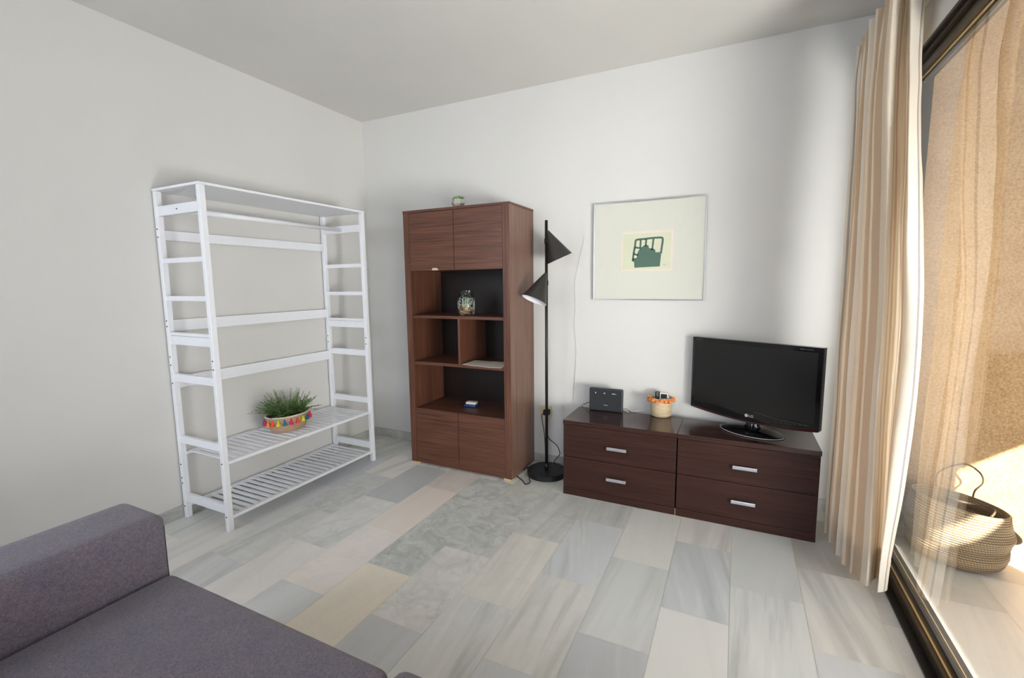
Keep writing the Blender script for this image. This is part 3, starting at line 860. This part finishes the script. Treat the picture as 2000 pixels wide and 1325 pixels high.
B('body', M_BLUE, gd, (-0.043, -0.028, 0, 0.043, 0.028, 0.017), bev=0.006)
B('cover', M_CREAMW, gd, (-0.034, -0.020, 0.0172, 0.042, 0.026, 0.034), bev=0.007)
bm = bmesh.new(); tube(bm, spline([(-0.042, 0.01, 0.006), (-0.09, 0.03, 0.003), (-0.12, 0.0, 0.003), (-0.16, 0.03, 0.003)], 8), 0.002, 6)
new_obj('cord', bm, M_CORD, gd)

# ------------------------------------------------------------------ dark drawer units
def drawer_unit(label, x0, W, y0, Dp, rz, Hh=0.454, mesh=None):
    root = thing('drawer_unit', label, 'drawer unit', (x0, y0, 0), rz, 'dark two-drawer units')
    B('carcass', M_WENGE, root, (0.001, 0.012, 0.0, W - 0.001, Dp, Hh - 0.026))
    B('plinth', M_WENGE, root, (0.0, -0.001, 0.0, W, 0.0115, 0.042))
    B('top_panel', M_WENGE_TOP, root, (-0.002, -0.004, Hh - 0.0245, W + 0.002, Dp + 0.002, Hh), bev=0.0015)
    for z0, z1 in ((0.0445, 0.2325), (0.2355, 0.4265)):
        d = B('drawer', M_WENGE, root, (0.001, -0.0005, z0, W - 0.001, 0.0115, z1), bev=0.0012)
        zc = z0 + 0.097 if z0 < 0.1 else z0 + 0.087
        hd = B('handle', M_CHROME, d, (W / 2 - 0.062 + 0.008, -0.024, zc - 0.0085, W / 2 + 0.048 + 0.008, -0.014, zc + 0.0085),
               (W / 2 - 0.050, -0.0145, zc - 0.004, W / 2 - 0.042, -0.0004, zc + 0.004), (W / 2 + 0.040, -0.0145, zc - 0.004, W / 2 + 0.048, -0.0004, zc + 0.004), bev=0.002)
        hd['label'] = 'silver bar handle'
    return root
TVX, TVY = 1.796, -0.391
drawer_unit('low dark brown two-drawer unit under the router, left of the pair', TVX, 0.631, TVY, 0.310, 0.002)
u2 = drawer_unit('low dark brown two-drawer unit under the television, right of the pair', TVX + 0.636, 0.636, TVY, 0.310, 0.002)
st = B('edge_strip', M_BRASS, u2, (-0.0045, -0.0005, 0.0, -0.0005, 0.003, 0.040), bev=0.0004)

# ------------------------------------------------------------------ television
def tv():
    Wd, Ht = 0.657, 0.404
    root = thing('television', 'black flat-screen television angled on the right drawer unit', 'television', (2.762, -0.192, 0.4545), math.atan2(-0.282, 0.594))
    z0 = 0.074; z1 = z0 + Ht
    def bot(x): return z0 - 0.026 * (1 - (2 * x / Wd) ** 2)
    # bowed-bottom shell
    def shell(x0, x1, ya, yb, ztop, zb, mi=0, n=28):
        bm = bmesh.new(); rows = []
        for i in range(n + 1):
            x = x0 + (x1 - x0) * i / n
            rows.append([bm.verts.new((x, ya, zb(x))), bm.verts.new((x, ya, ztop)), bm.verts.new((x, yb, ztop)), bm.verts.new((x, yb, zb(x)))])
        for a, b in zip(rows[:-1], rows[1:]):
            for k in range(4): bm.faces.new((a[k], b[k], b[(k + 1) % 4], a[(k + 1) % 4]))
        bm.faces.new(rows[0]); bm.faces.new(rows[-1][::-1]); return bm
    h = Wd / 2
    new_obj('housing', shell(-h, h, 0.0, 0.035, z1, bot), M_TVBODY, root)
    new_obj('rear_cover', shell(-h * 0.82, h * 0.82, 0.0355, 0.07, z1 - 0.04, lambda x: z0 + 0.03), M_TVBODY, root)
    bz = new_obj('bezel', shell(-h + 0.001, h - 0.001, -0.006, -0.0003, z1 - 0.001, lambda x: bot(x) + 0.004), M_TVBODY, root)
    new_obj('screen', shell(-h + 0.021, h - 0.021, -0.0068, -0.0061, z1 - 0.024, lambda x: z1 - 0.024 - 0.345), M_SCREEN, root)
    # lower red lip following the bowed edge
    bm = bmesh.new(); rows = []
    for i in range(31):
        x = -h + 0.001 + (Wd - 0.002) * i / 30; zb = bot(x)
        e = 0.010 + 0.010 * abs(2 * x / Wd)
        rows.append([bm.verts.new((x, -0.0075, zb - 0.001)), bm.verts.new((x, -0.0064, zb + e * 0.6)), bm.verts.new((x, -0.0002, zb - 0.002))])
    for a, b in zip(rows[:-1], rows[1:]):
        for k in range(3): bm.faces.new((a[k], b[k], b[(k + 1) % 3], a[(k + 1) % 3]))
    new_obj('red_trim', bm, M_RED, root)
    # smile-shaped cheek panel lines
    bm = bmesh.new()
    tube(bm, spline([(0.03, -0.0072, z0 + 0.036), (0.14, -0.0072, z0 + 0.024), (0.29, -0.0072, z0 + 0.022)], 8), 0.0008, 5)
    new_obj('accent_line', bm, M_DIMTXT, root); bm = bmesh.new()
    tube(bm, spline([(-h + 0.006, -0.0068, z1 - 0.02), (-h + 0.006, -0.0068, z0 + 0.1)], 6), 0.0008, 5)
    new_obj('accent_line', bm, M_DIMTXT, root)
    # badge
    bm = text_bm('LG', 0.020)
    bmesh.ops.rotate(bm, verts=bm.verts, matrix=Matrix.Rotation(PI / 2, 3, 'X')); bmesh.ops.translate(bm, verts=bm.verts, vec=(0.016, -0.0069, z0 + 0.010))
    n0 = len(bm.verts)
    c = bmesh.ops.create_cone(bm, cap_ends=True, segments=24, radius1=0.0088, radius2=0.0088, depth=0.0008)
    bmesh.ops.rotate(bm, verts=c['verts'], matrix=Matrix.Rotation(PI / 2, 3, 'X')); bmesh.ops.translate(bm, verts=c['verts'], vec=(-0.008, -0.0069, z0 + 0.010))
    lg = new_obj('badge', bm, M_GREYTXT, root); lg['label'] = 'silver badge'
    rr = random.Random(3)
    for (xa, xb, zz, hh) in ((0.228, 0.246, z1 - 0.012, 0.0045), (0.25, 0.286, z1 - 0.0125, 0.003), (-0.305, -0.272, z1 - 0.012, 0.002)):
        x = xa; bm = bmesh.new()
        while x < xb:
            w = rr.uniform(0.0015, 0.0032); box(bm, x, -0.0071, zz - hh / 2, x + w, -0.0060, zz + hh / 2); x += w + 0.0002
        new_obj('printed_mark', bm, M_DIMTXT, root)
    for k in range(7):
        bm = bmesh.new(); x = 0.135 + k * 0.022; zz = bot(x) + 0.028; box(bm, x, -0.0071, zz, x + 0.009, -0.006, zz + 0.0012)
        new_obj('button_mark', bm, M_DIMTXT, root)
    # stand
    bm = bmesh.new()
    lathe(bm, [(0.0, 0.022), (0.05, 0.021), (0.45, 0.016), (0.92, 0.008), (1.0, 0.004), (1.0, 0.0), (0.0, 0.0)], (0.02, 0.0, 0), seg=56, sx=0.160, sy=0.112)
    new_obj('stand_base', bm, M_TVBODY, root)
    bm = bmesh.new()
    lathe(bm, [(0.0, 0.0095), (0.044, 0.0115), (0.036, 0.034), (0.028, 0.062), (0.028, 0.088)], (0.015, 0.02, 0), seg=32, sy=0.7)
    new_obj('stand_neck', bm, M_TVBODY, root)
    bm = bmesh.new(); pts = [(0.02 + 0.160 * math.cos(t), 0.112 * math.sin(t), 0.004) for t in [PI + PI * k / 40 for k in range(41)]]
    tube(bm, pts, 0.0016, 6); new_obj('stand_edge', bm, M_GREYTXT, root)
tv()

# ------------------------------------------------------------------ router
def router():
    root = thing('router', 'black rectangular router standing on the left drawer unit', 'router', (1.978, -0.118, 0.4545), 0.02)
    B('body', M_ROUTER, root, (-0.104, -0.012, 0.0, 0.104, 0.014, 0.144), bev=0.007)
    z = 0.114
    def mark(*bxs):
        bm = bmesh.new()
        for (x0, x1, za, zb_) in bxs: box(bm, x0, -0.0128, za, x1, -0.0118, zb_)
        new_obj('indicator_mark', bm, M_GREYTXT, root)
    mark((-0.067, -0.059, z, z + 0.004), (-0.065, -0.061, z - 0.005, z + 0.0001))
    mark((-0.012, -0.004, z - 0.004, z + 0.004)); mark((0.038, 0.058, z - 0.002, z + 0.003)); mark((0.0585, 0.066, z - 0.002, z - 0.0005))
    mark((-0.012, 0.013, 0.038, 0.041))
    for P_, r_ in (([(0.06, 0.012, 0.03), (0.12, 0.03, 0.028), (0.16, 0.02, 0.010), (0.185, 0.055, 0.006), (0.215, 0.085, 0.004)], 0.0022),
                   ([(0.07, 0.012, 0.016), (0.118, 0.012, 0.012), (0.135, 0.004, 0.004), (0.11, 0.035, 0.003), (0.05, 0.06, 0.003)], 0.002),
                   ([(-0.06, 0.014, 0.028), (-0.12, 0.03, 0.020), (-0.15, 0.05, 0.008), (-0.185, 0.066, 0.006), (-0.21, 0.075, -0.06)], 0.0022)):
        bm = bmesh.new(); tube(bm, spline(P_, 8), r_, 6); w_ = new_obj('cable', bm, M_WCORD, root); w_['label'] = 'white cable'
    bm = bmesh.new()
    tube(bm, spline([(-0.05, 0.014, 0.034), (-0.12, 0.045, 0.032), (-0.15, 0.06, 0.014), (-0.17, 0.075, 0.005), (-0.19, 0.085, -0.05)], 8), 0.0022, 6)
    new_obj('power_cord', bm, M_CORD, root)
router()
bm = bmesh.new()
tube(bm, spline([(1.795, -0.0032, 1.53), (1.76, -0.0032, 1.38), (1.733, -0.0032, 1.25), (1.738, -0.0032, 1.1), (1.731, -0.0032, 0.98), (1.745, -0.0032, 0.78), (1.735, -0.0032, 0.6), (1.728, -0.0032, 0.46), (1.76, -0.012, 0.40)], 8), 0.0013, 6)
tag(new_obj('wall_cable', bm, M_WALL), 'thin white painted cable running down the wall beside the lamp', 'cable')

# small straw pot with orange pompoms, holding two remotes
def pompot():
    root = thing('straw_pot', 'small pale straw pot edged with orange pompoms beside the router', 'pot', (2.300, -0.083, 0.4545))
    uv_lathe('woven_body', [(0.001, 0.001), (0.052, 0.001), (0.058, 0.006), (0.063, 0.06), (0.066, 0.112), (0.064, 0.114), (0.060, 0.11), (0.056, 0.02), (0.001, 0.012)], M_STRAW, root, seg=48)
    n = 18
    for i in range(n):
        a = 2 * PI * i / n; bm = bmesh.new()
        bmesh.ops.create_icosphere(bm, subdivisions=2, radius=0.0105)
        for v in bm.verts:
            v.co *= 1 + 0.16 * mnoise.noise(v.co * 260 + Vector((i, 0, 0)))
        bmesh.ops.translate(bm, verts=bm.verts, vec=(0.072 * math.cos(a), 0.072 * math.sin(a), 0.101 + 0.006 * math.sin(i * 2.3)))
        smooth(new_obj('pompom', bm, M_ORANGE, root))
    bm = bmesh.new(); tube(bm, [(0.066 * math.cos(2 * PI * k / 48), 0.066 * math.sin(2 * PI * k / 48), 0.110) for k in range(48)], 0.0035, 6, closed=True)
    new_obj('orange_braid', bm, M_ORANGE, root)
pompot()
rm = thing('remote_control', 'white remote control with grey keys standing in the straw pot', 'remote', (2.315, -0.078, 0.469), 0.1)
B('shell', M_CREAMW, rm, (-0.024, -0.009, 0.0, 0.024, 0.009, 0.125), bev=0.004)
B('keypad', M_SCREW, rm, (-0.018, -0.0102, 0.092, 0.018, -0.0088, 0.119), bev=0.0004)
rm2 = thing('remote_control', 'dark remote control leaning inside the straw pot', 'remote', (2.276, -0.072, 0.469), 0.5)
B('shell', M_ROUTER, rm2, (-0.012, -0.009, 0.0, 0.012, 0.009, 0.128), bev=0.004)
rm3 = B('remote_control', M_GREYTXT, None, (2.332, -0.090, 0.469, 2.344, -0.066, 0.578), bev=0.003)
tag(rm3, 'grey remote control at the right rim of the straw pot', 'remote')

# ------------------------------------------------------------------ floor lamp
def lamp():
    LX, LY = 1.603, -0.170
    root = thing('floor_lamp', 'black floor lamp with two cone shades between the tall cabinet and drawer unit', 'floor lamp', (LX, LY, 0))
    bm = bmesh.new(); lathe(bm, [(0.0, 0.034), (0.123, 0.034), (0.128, 0.030), (0.128, 0.0), (0.0, 0.0)], seg=64)
    smooth(new_obj('base', bm, M_BLACK, root), 0.6)
    bm = bmesh.new(); tube(bm, [(0, 0, 0.034), (0, 0, 1.632)], 0.0092, 16); tube(bm, [(0, 0, 0.034), (0, 0, 0.075)], 0.013, 16)
    new_obj('pole', bm, M_BLACK, root)
    # cones: apex near the pole, one side runs parallel to the pole
    rx = Vector((0.90, 0.4355, 0)).normalized()      # across the view
    fy = Vector((0.4355, -0.90, 0)).normalized()     # towards the room
    def cone(sign, ztop, zbot, off, fwd=0.0):
        side = rx * sign
        apex = Vector((0, 0, ztop)) + side * 0.006 + fy * off
        R_, Hc = 0.082, 0.185
        half = math.atan(R_ / Hc)
        axis = (Vector((0, 0, -1)) * math.cos(half) + side * math.sin(half) + fy * fwd).normalized()
        bm = bmesh.new(); seg = 48
        z = axis; xa = z.cross(Vector((0, 0, 1))).normalized(); ya = z.cross(xa)
        def ring(t, r): return [bm.verts.new(apex + z * t + (xa * math.cos(2 * PI * k / seg) + ya * math.sin(2 * PI * k / seg)) * r) for k in range(seg)]
        rs = [ring(0.0, 0.007), ring(Hc * 0.5, 0.007 + (R_ - 0.007) * 0.5), ring(Hc, R_), ring(Hc, R_ - 0.0018), ring(Hc * 0.5, 0.5 * R_ - 0.0012), ring(0.008, 0.006)]
        for i, (a, b) in enumerate(zip(rs[:-1], rs[1:])):
            for k in range(seg):
                f = bm.faces.new((a[k], a[(k + 1) % seg], b[(k + 1) % seg], b[k])); f.smooth = True; f.material_index = 1 if i >= 3 else 0
        bm.faces.new(rs[0][::-1])
        sh = new_obj('lamp_shade', bm, [M_SHADE, M_SHADE_IN], root)
        try: sh.data.set_sharp_from_angle(angle=0.9)
        except Exception: pass
        bm = bmesh.new(); bmesh.ops.create_icosphere(bm, subdivisions=3, radius=0.022)
        bmesh.ops.translate(bm, verts=bm.verts, vec=apex + z * 0.115); smooth(new_obj('bulb', bm, M_BULB, sh))
        bm = bmesh.new(); tube(bm, [Vector((0, 0, ztop - 0.06)), apex + z * 0.06], 0.005, 8); tube(bm, [(0, 0, ztop - 0.075), (0, 0, ztop - 0.045)], 0.0125, 14)
        new_obj('shade_joint', bm, M_BLACK, root)
    cone(+1, 1.566, 1.36, 0.024)
    cone(-1, 1.309, 1.10, 0.024, 0.2)
    # cord: from the pole foot round the base, up to the socket
    bm = bmesh.new()
    tube(bm, spline([(-0.10, 0.02, 0.040), (-0.16, -0.03, 0.010), (-0.172, -0.10, 0.004), (-0.10, -0.165, 0.004), (-0.062, -0.205, 0.004), (-0.045, -0.175, 0.004), (-0.07, -0.128, 0.006), (-0.078, -0.112, 0.012)], 8), 0.0032, 8)
    tube(bm, spline([(-0.012, 0.006, 0.30), (0.008, 0.03, 0.23), (0.055, 0.04, 0.19), (0.072, 0.05, 0.13), (0.03, 0.06, 0.07), (0.05, 0.07, 0.035), (0.12, 0.075, 0.04), (0.19, 0.06, 0.004)], 8), 0.0028, 8)
    tube(bm, spline([(-0.052, 0.128, 0.375), (-0.078, 0.118, 0.365), (-0.072, 0.10, 0.33), (-0.03, 0.04, 0.24), (-0.012, 0.006, 0.14), (-0.010, 0.0, 0.07)], 8), 0.0028, 8)
    new_obj('cord', bm, M_CORD, root)
    bm = bmesh.new(); box(bm, -0.072, 0.112, 0.358, -0.034, 0.158, 0.396, bev=0.006)
    new_obj('plug', bm, M_CORD, root)
lamp()
so = thing('wall_socket', 'cream wall socket low on the wall behind the floor lamp', 'socket', (1.5335, 0, 0.3725))
B('plate', M_IVORY, so, (-0.0415, -0.009, -0.0405, 0.0415, 0, 0.0405), bev=0.003)
bm = bmesh.new(); lathe(bm, [(0.0, 0.0), (0.020, 0.0), (0.022, 0.003), (0.0, 0.003)], seg=28)
bmesh.ops.rotate(bm, verts=bm.verts, matrix=Matrix.Rotation(PI / 2, 3, 'X')); bmesh.ops.translate(bm, verts=bm.verts, vec=(0, -0.0085, 0))
new_obj('socket_face', bm, M_IVORY, so)

# ------------------------------------------------------------------ framed print
def picture():
    x0, x1, z0, z1 = 1.861, 2.509, 1.1395, 1.728
    cx, cz = (x0 + x1) / 2, (z0 + z1) / 2; w, h = (x1 - x0) / 2, (z1 - z0) / 2
    root = thing('framed_print', 'thin silver frame with wide ivory mount and small green abstract print', 'picture', (cx, -0.003, cz))
    B('frame', M_ALU, root, (-w, -0.020, -h, -w + 0.006, 0, h), (w - 0.006, -0.020, -h, w, 0, h), (-w + 0.006, -0.020, h - 0.006, w - 0.006, 0, h), (-w + 0.006, -0.020, -h, w - 0.006, 0, -h + 0.006), bev=0.0008)
    B('mount', M_MAT, root, (-w + 0.006, -0.015, -h + 0.006, w - 0.006, -0.003, h - 0.006), bev=0.0)
    px0, px1, pz0, pz1 = 2.037 - cx, 2.333 - cx, 1.313 - cz, 1.550 - cz
    pr = B('print', M_DECKLE, root, (px0, -0.0156, pz0, px1, -0.0151, pz1), bev=0.0)
    B('tinted_sheet', M_PRINT, pr, (px0 + 0.006, -0.0160, pz0 + 0.012, px1 - 0.012, -0.0157, pz1 - 0.015), bev=0.0)
    # abstract ink shape traced in print coordinates (u to the right, v down, 0..1)
    def T(u, v): return (px0 + u * (px1 - px0), pz1 - v * (pz1 - pz0))
    bm = bmesh.new()
    def poly(pts, y=-0.0164):
        p = [T(*q) for q in pts]
        a = [bm.verts.new((x, y, z)) for x, z in p]; b = [bm.verts.new((x, -0.0161, z)) for x, z in p]
        bm.faces.new(a)
        for k in range(len(p)): bm.faces.new((a[k], a[(k + 1) % len(p)], b[(k + 1) % len(p)], b[k]))
    poly([(0.26, 0.91), (0.25, 0.76), (0.21, 0.75), (0.21, 0.68), (0.30, 0.66), (0.32, 0.52), (0.37, 0.42), (0.46, 0.35), (0.53, 0.36), (0.54, 0.43), (0.62, 0.45), (0.66, 0.47), (0.67, 0.54), (0.76, 0.54), (0.76, 0.58), (0.78, 0.60), (0.77, 0.72), (0.76, 0.89)])
    def band(pts, wd):
        P = [Vector((p[0] * 1.25, p[1])) for p in pts]; L = []; R2 = []
        for i, p in enumerate(P):
            t = (P[min(i + 1, len(P) - 1)] - P[max(i - 1, 0)]).normalized(); n = Vector((-t.y, t.x)) * wd / 2
            L.append(((p + n).x / 1.25, (p + n).y)); R2.append(((p - n).x / 1.25, (p - n).y))
        for i in range(len(P) - 1): poly([L[i], L[i + 1], R2[i + 1], R2[i]])
    sp = spline([(0.225, 0.72, 0), (0.24, 0.55, 0), (0.265, 0.36, 0), (0.275, 0.24, 0), (0.31, 0.21, 0), (0.45, 0.20, 0), (0.62, 0.185, 0), (0.76, 0.185, 0), (0.80, 0.21, 0), (0.80, 0.30, 0), (0.785, 0.45, 0), (0.775, 0.58, 0)], 5)
    band([(p.x, p.y) for p in sp], 0.05)
    for q in ([(0.26, 0.40), (0.36, 0.42)], [(0.24, 0.56), (0.33, 0.60)], [(0.375, 0.21), (0.37, 0.44)], [(0.485, 0.20), (0.475, 0.38)], [(0.625, 0.2), (0.605, 0.48)]): band(q, 0.046)
    new_obj('ink_shape', bm, M_TEAL, pr)
    bm = bmesh.new()
    tube(bm, [(T(u, v)[0], -0.0163, T(u, v)[1]) for u, v in ((0.81, 0.86), (0.83, 0.83), (0.845, 0.87), (0.86, 0.84), (0.88, 0.87), (0.875, 0.82), (0.86, 0.86))], 0.0005, 4)
    new_obj('pencil_scribble', bm, M_TEAL, pr)
    bm = bmesh.new(); f = [bm.verts.new((x, -0.0172, z)) for x, z in ((-w + 0.006, -h + 0.006), (w - 0.006, -h + 0.006), (w - 0.006, h - 0.006), (-w + 0.006, h - 0.006))]
    bm.faces.new(f); new_obj('glazing', bm, make_glass('picture_glass', 0.12, (1, 1, 1, 1)), root)
picture()

# ------------------------------------------------------------------ sofa
def rbox(name, x0, y0, z0, x1, y1, z1, r, mat, parent, puff=0.0, puff_ax='z', n=14, seg=5):
    """soft rounded box with a gentle crown"""
    bm = bmesh.new(); box(bm, x0, y0, z0, x1, y1, z1)
    bmesh.ops.bevel(bm, geom=bm.edges[:], offset=r, segments=seg, profile=0.5, affect='EDGES')
    if puff:
        # subdivide along the long sides to carry the crown
        for ax in range(3):
            lo, hi = (x0, y0, z0)[ax], (x1, y1, z1)[ax]
            for k in range(1, n):
                co = [0, 0, 0]; co[ax] = lo + r + (hi - lo - 2 * r) * k / n; no = [0, 0, 0]; no[ax] = 1
                bmesh.ops.bisect_plane(bm, geom=bm.verts[:] + bm.edges[:] + bm.faces[:], plane_co=co, plane_no=no)
        for v in bm.verts:
            u = (v.co.x - x0) / (x1 - x0); w = (v.co.y - y0) / (y1 - y0); t = (v.co.z - z0) / (z1 - z0)
            k = (max(0, math.sin(PI * u)) * max(0, math.sin(PI * w))) ** 0.5
            v.co.z += puff * k * t
    o = new_obj(name, bm, mat, parent); smooth(o); return o
def sofa():
    root = thing('sofa', 'mauve grey fabric sofa with a low padded arm in the left foreground', 'sofa', (2.2, -2.65, 0))
    ox, oy = 2.2, -2.65
    def R_(name, x0, y0, z0, x1, y1, z1, r, **k): return rbox(name, x0 - ox, y0 - oy, z0, x1 - ox, y1 - oy, z1, r, M_SOFA, root, **k)
    R_('base', 1.235, -3.10, 0.06, 3.05, -2.235, 0.27, 0.02)
    arm = R_('armrest', 1.010, -3.15, 0.07, 1.228, -2.188, 0.602, 0.030, puff=0.004, n=6)
    R_('seat_cushion', 1.229, -2.97, 0.272, 2.046, -2.190, 0.428, 0.028, puff=0.018, n=12)
    R_('seat_cushion', 2.052, -2.97, 0.272, 2.90, -2.172, 0.434, 0.034, puff=0.012, n=10)
    R_('backrest', 1.235, -3.17, 0.272, 2.90, -2.975, 0.74, 0.05)
    bm = bmesh.new()
    xs = 1.2285 - ox; ys = -2.1885 - oy
    tube(bm, [(xs - 0.0092, ys - 0.0088, 0.11), (xs - 0.0092, ys - 0.0088, 0.565)], 0.0018, 6)
    new_obj('piping', bm, M_SEAM, arm)
    for (x, y) in ((1.3, -2.32), (2.95, -2.32), (1.3, -3.05), (2.95, -3.05)):
        bm = bmesh.new(); tube(bm, [(x - ox, y - oy, 0.0), (x - ox, y - oy, 0.06)], [0.018, 0.024], 14); new_obj('leg', bm, M_BLACK, root)
    for (x, y) in ((1.12, -2.28), (1.12, -3.05)):
        bm = bmesh.new(); tube(bm, [(x - ox, y - oy, 0.0), (x - ox, y - oy, 0.07)], [0.018, 0.024], 14); new_obj('leg', bm, M_BLACK, root)
sofa()

# ------------------------------------------------------------------ seagrass belly basket outside
def belly():
    root = thing('seagrass_basket', 'slumped round seagrass basket with loop handles on the terrace floor', 'basket', (3.615, -0.245, 0))
    prof = []
    pts = [(0.001, 0.003), (0.13, 0.003), (0.160, 0.02), (0.172, 0.06), (0.170, 0.10), (0.176, 0.130), (0.184, 0.150), (0.180, 0.175), (0.172, 0.20), (0.165, 0.235), (0.162, 0.262)]
    inner = [(0.157, 0.262), (0.160, 0.235), (0.167, 0.20), (0.175, 0.175), (0.178, 0.152), (0.166, 0.12), (0.166, 0.06), (0.152, 0.02), (0.001, 0.012)]
    def dense(P):
        out = []
        for a, b in zip(P[:-1], P[1:]):
            m = max(1, int(math.hypot(a[0] - b[0], a[1] - b[1]) / 0.003))
            for k in range(m): out.append((a[0] + (b[0] - a[0]) * k / m, a[1] + (b[1] - a[1]) * k / m))
        return out + [P[-1]]
    def ridged(P, s):
        out = []; L = 0; pv = P[0]
        for p in P:
            L += math.hypot(p[0] - pv[0], p[1] - pv[1]); pv = p
            out.append((p[0] + s * 0.0022 * abs(math.sin(PI * L / 0.0118)) * 1.8, p[1]))
        return out
    o = uv_lathe('woven_body', ridged(dense(pts), 1) + ridged(dense(inner), -1), M_SEAGRASS, root, seg=72)
    for v in o.data.vertices:   # slumped: rim tips down towards the right
        t = v.co.z / 0.262
        v.co.z *= 1 - 0.0 * t
        v.co.z -= t * t * 0.30 * (v.co.x * 0.9 + v.co.y * 0.43) * 0.55
    bm = bmesh.new()
    def rim(a, r=0.160):
        x, y = r * math.cos(a), r * math.sin(a); return Vector((x, y, 0.262 - 0.165 * (x * 0.9 + y * 0.43)))
    # standing loop handle at the back, drooping one in front
    a0, a1 = 0.95, 1.75
    p, q = rim(a0), rim(a1)
    tube(bm, spline([p + Vector((0, 0, -0.02)), p + Vector((0.005, 0, 0.03)), p + Vector((0.03, 0.0, 0.075)), p + Vector((0.01, -0.01, 0.125)), (p + q) / 2 + Vector((0.02, 0, 0.14)), q + Vector((0.0, 0, 0.07)), q + Vector((0, 0, -0.02))], 8), 0.0038, 8)
    new_obj('handle', bm, M_SEAGRASS, root)
    bm = bmesh.new()
    p, q = rim(-1.2, 0.155), rim(-2.1, 0.155)
    tube(bm, spline([p, p + Vector((0.03, 0.07, 0.01)), (p + q) / 2 + Vector((0.02, 0.12, -0.01)), q + Vector((0.0, 0.07, 0.01)), q], 8), 0.0045, 8)
    new_obj('handle', bm, M_SEAGRASS, root)
    bm = bmesh.new()
    tube(bm, spline([(0.165, -0.02, 0.17), (0.20, -0.02, 0.13), (0.20, 0.02, 0.10), (0.170, 0.03, 0.085)], 8), 0.012, 8)
    new_obj('tuck', bm, M_SEAGRASS, root)
belly()
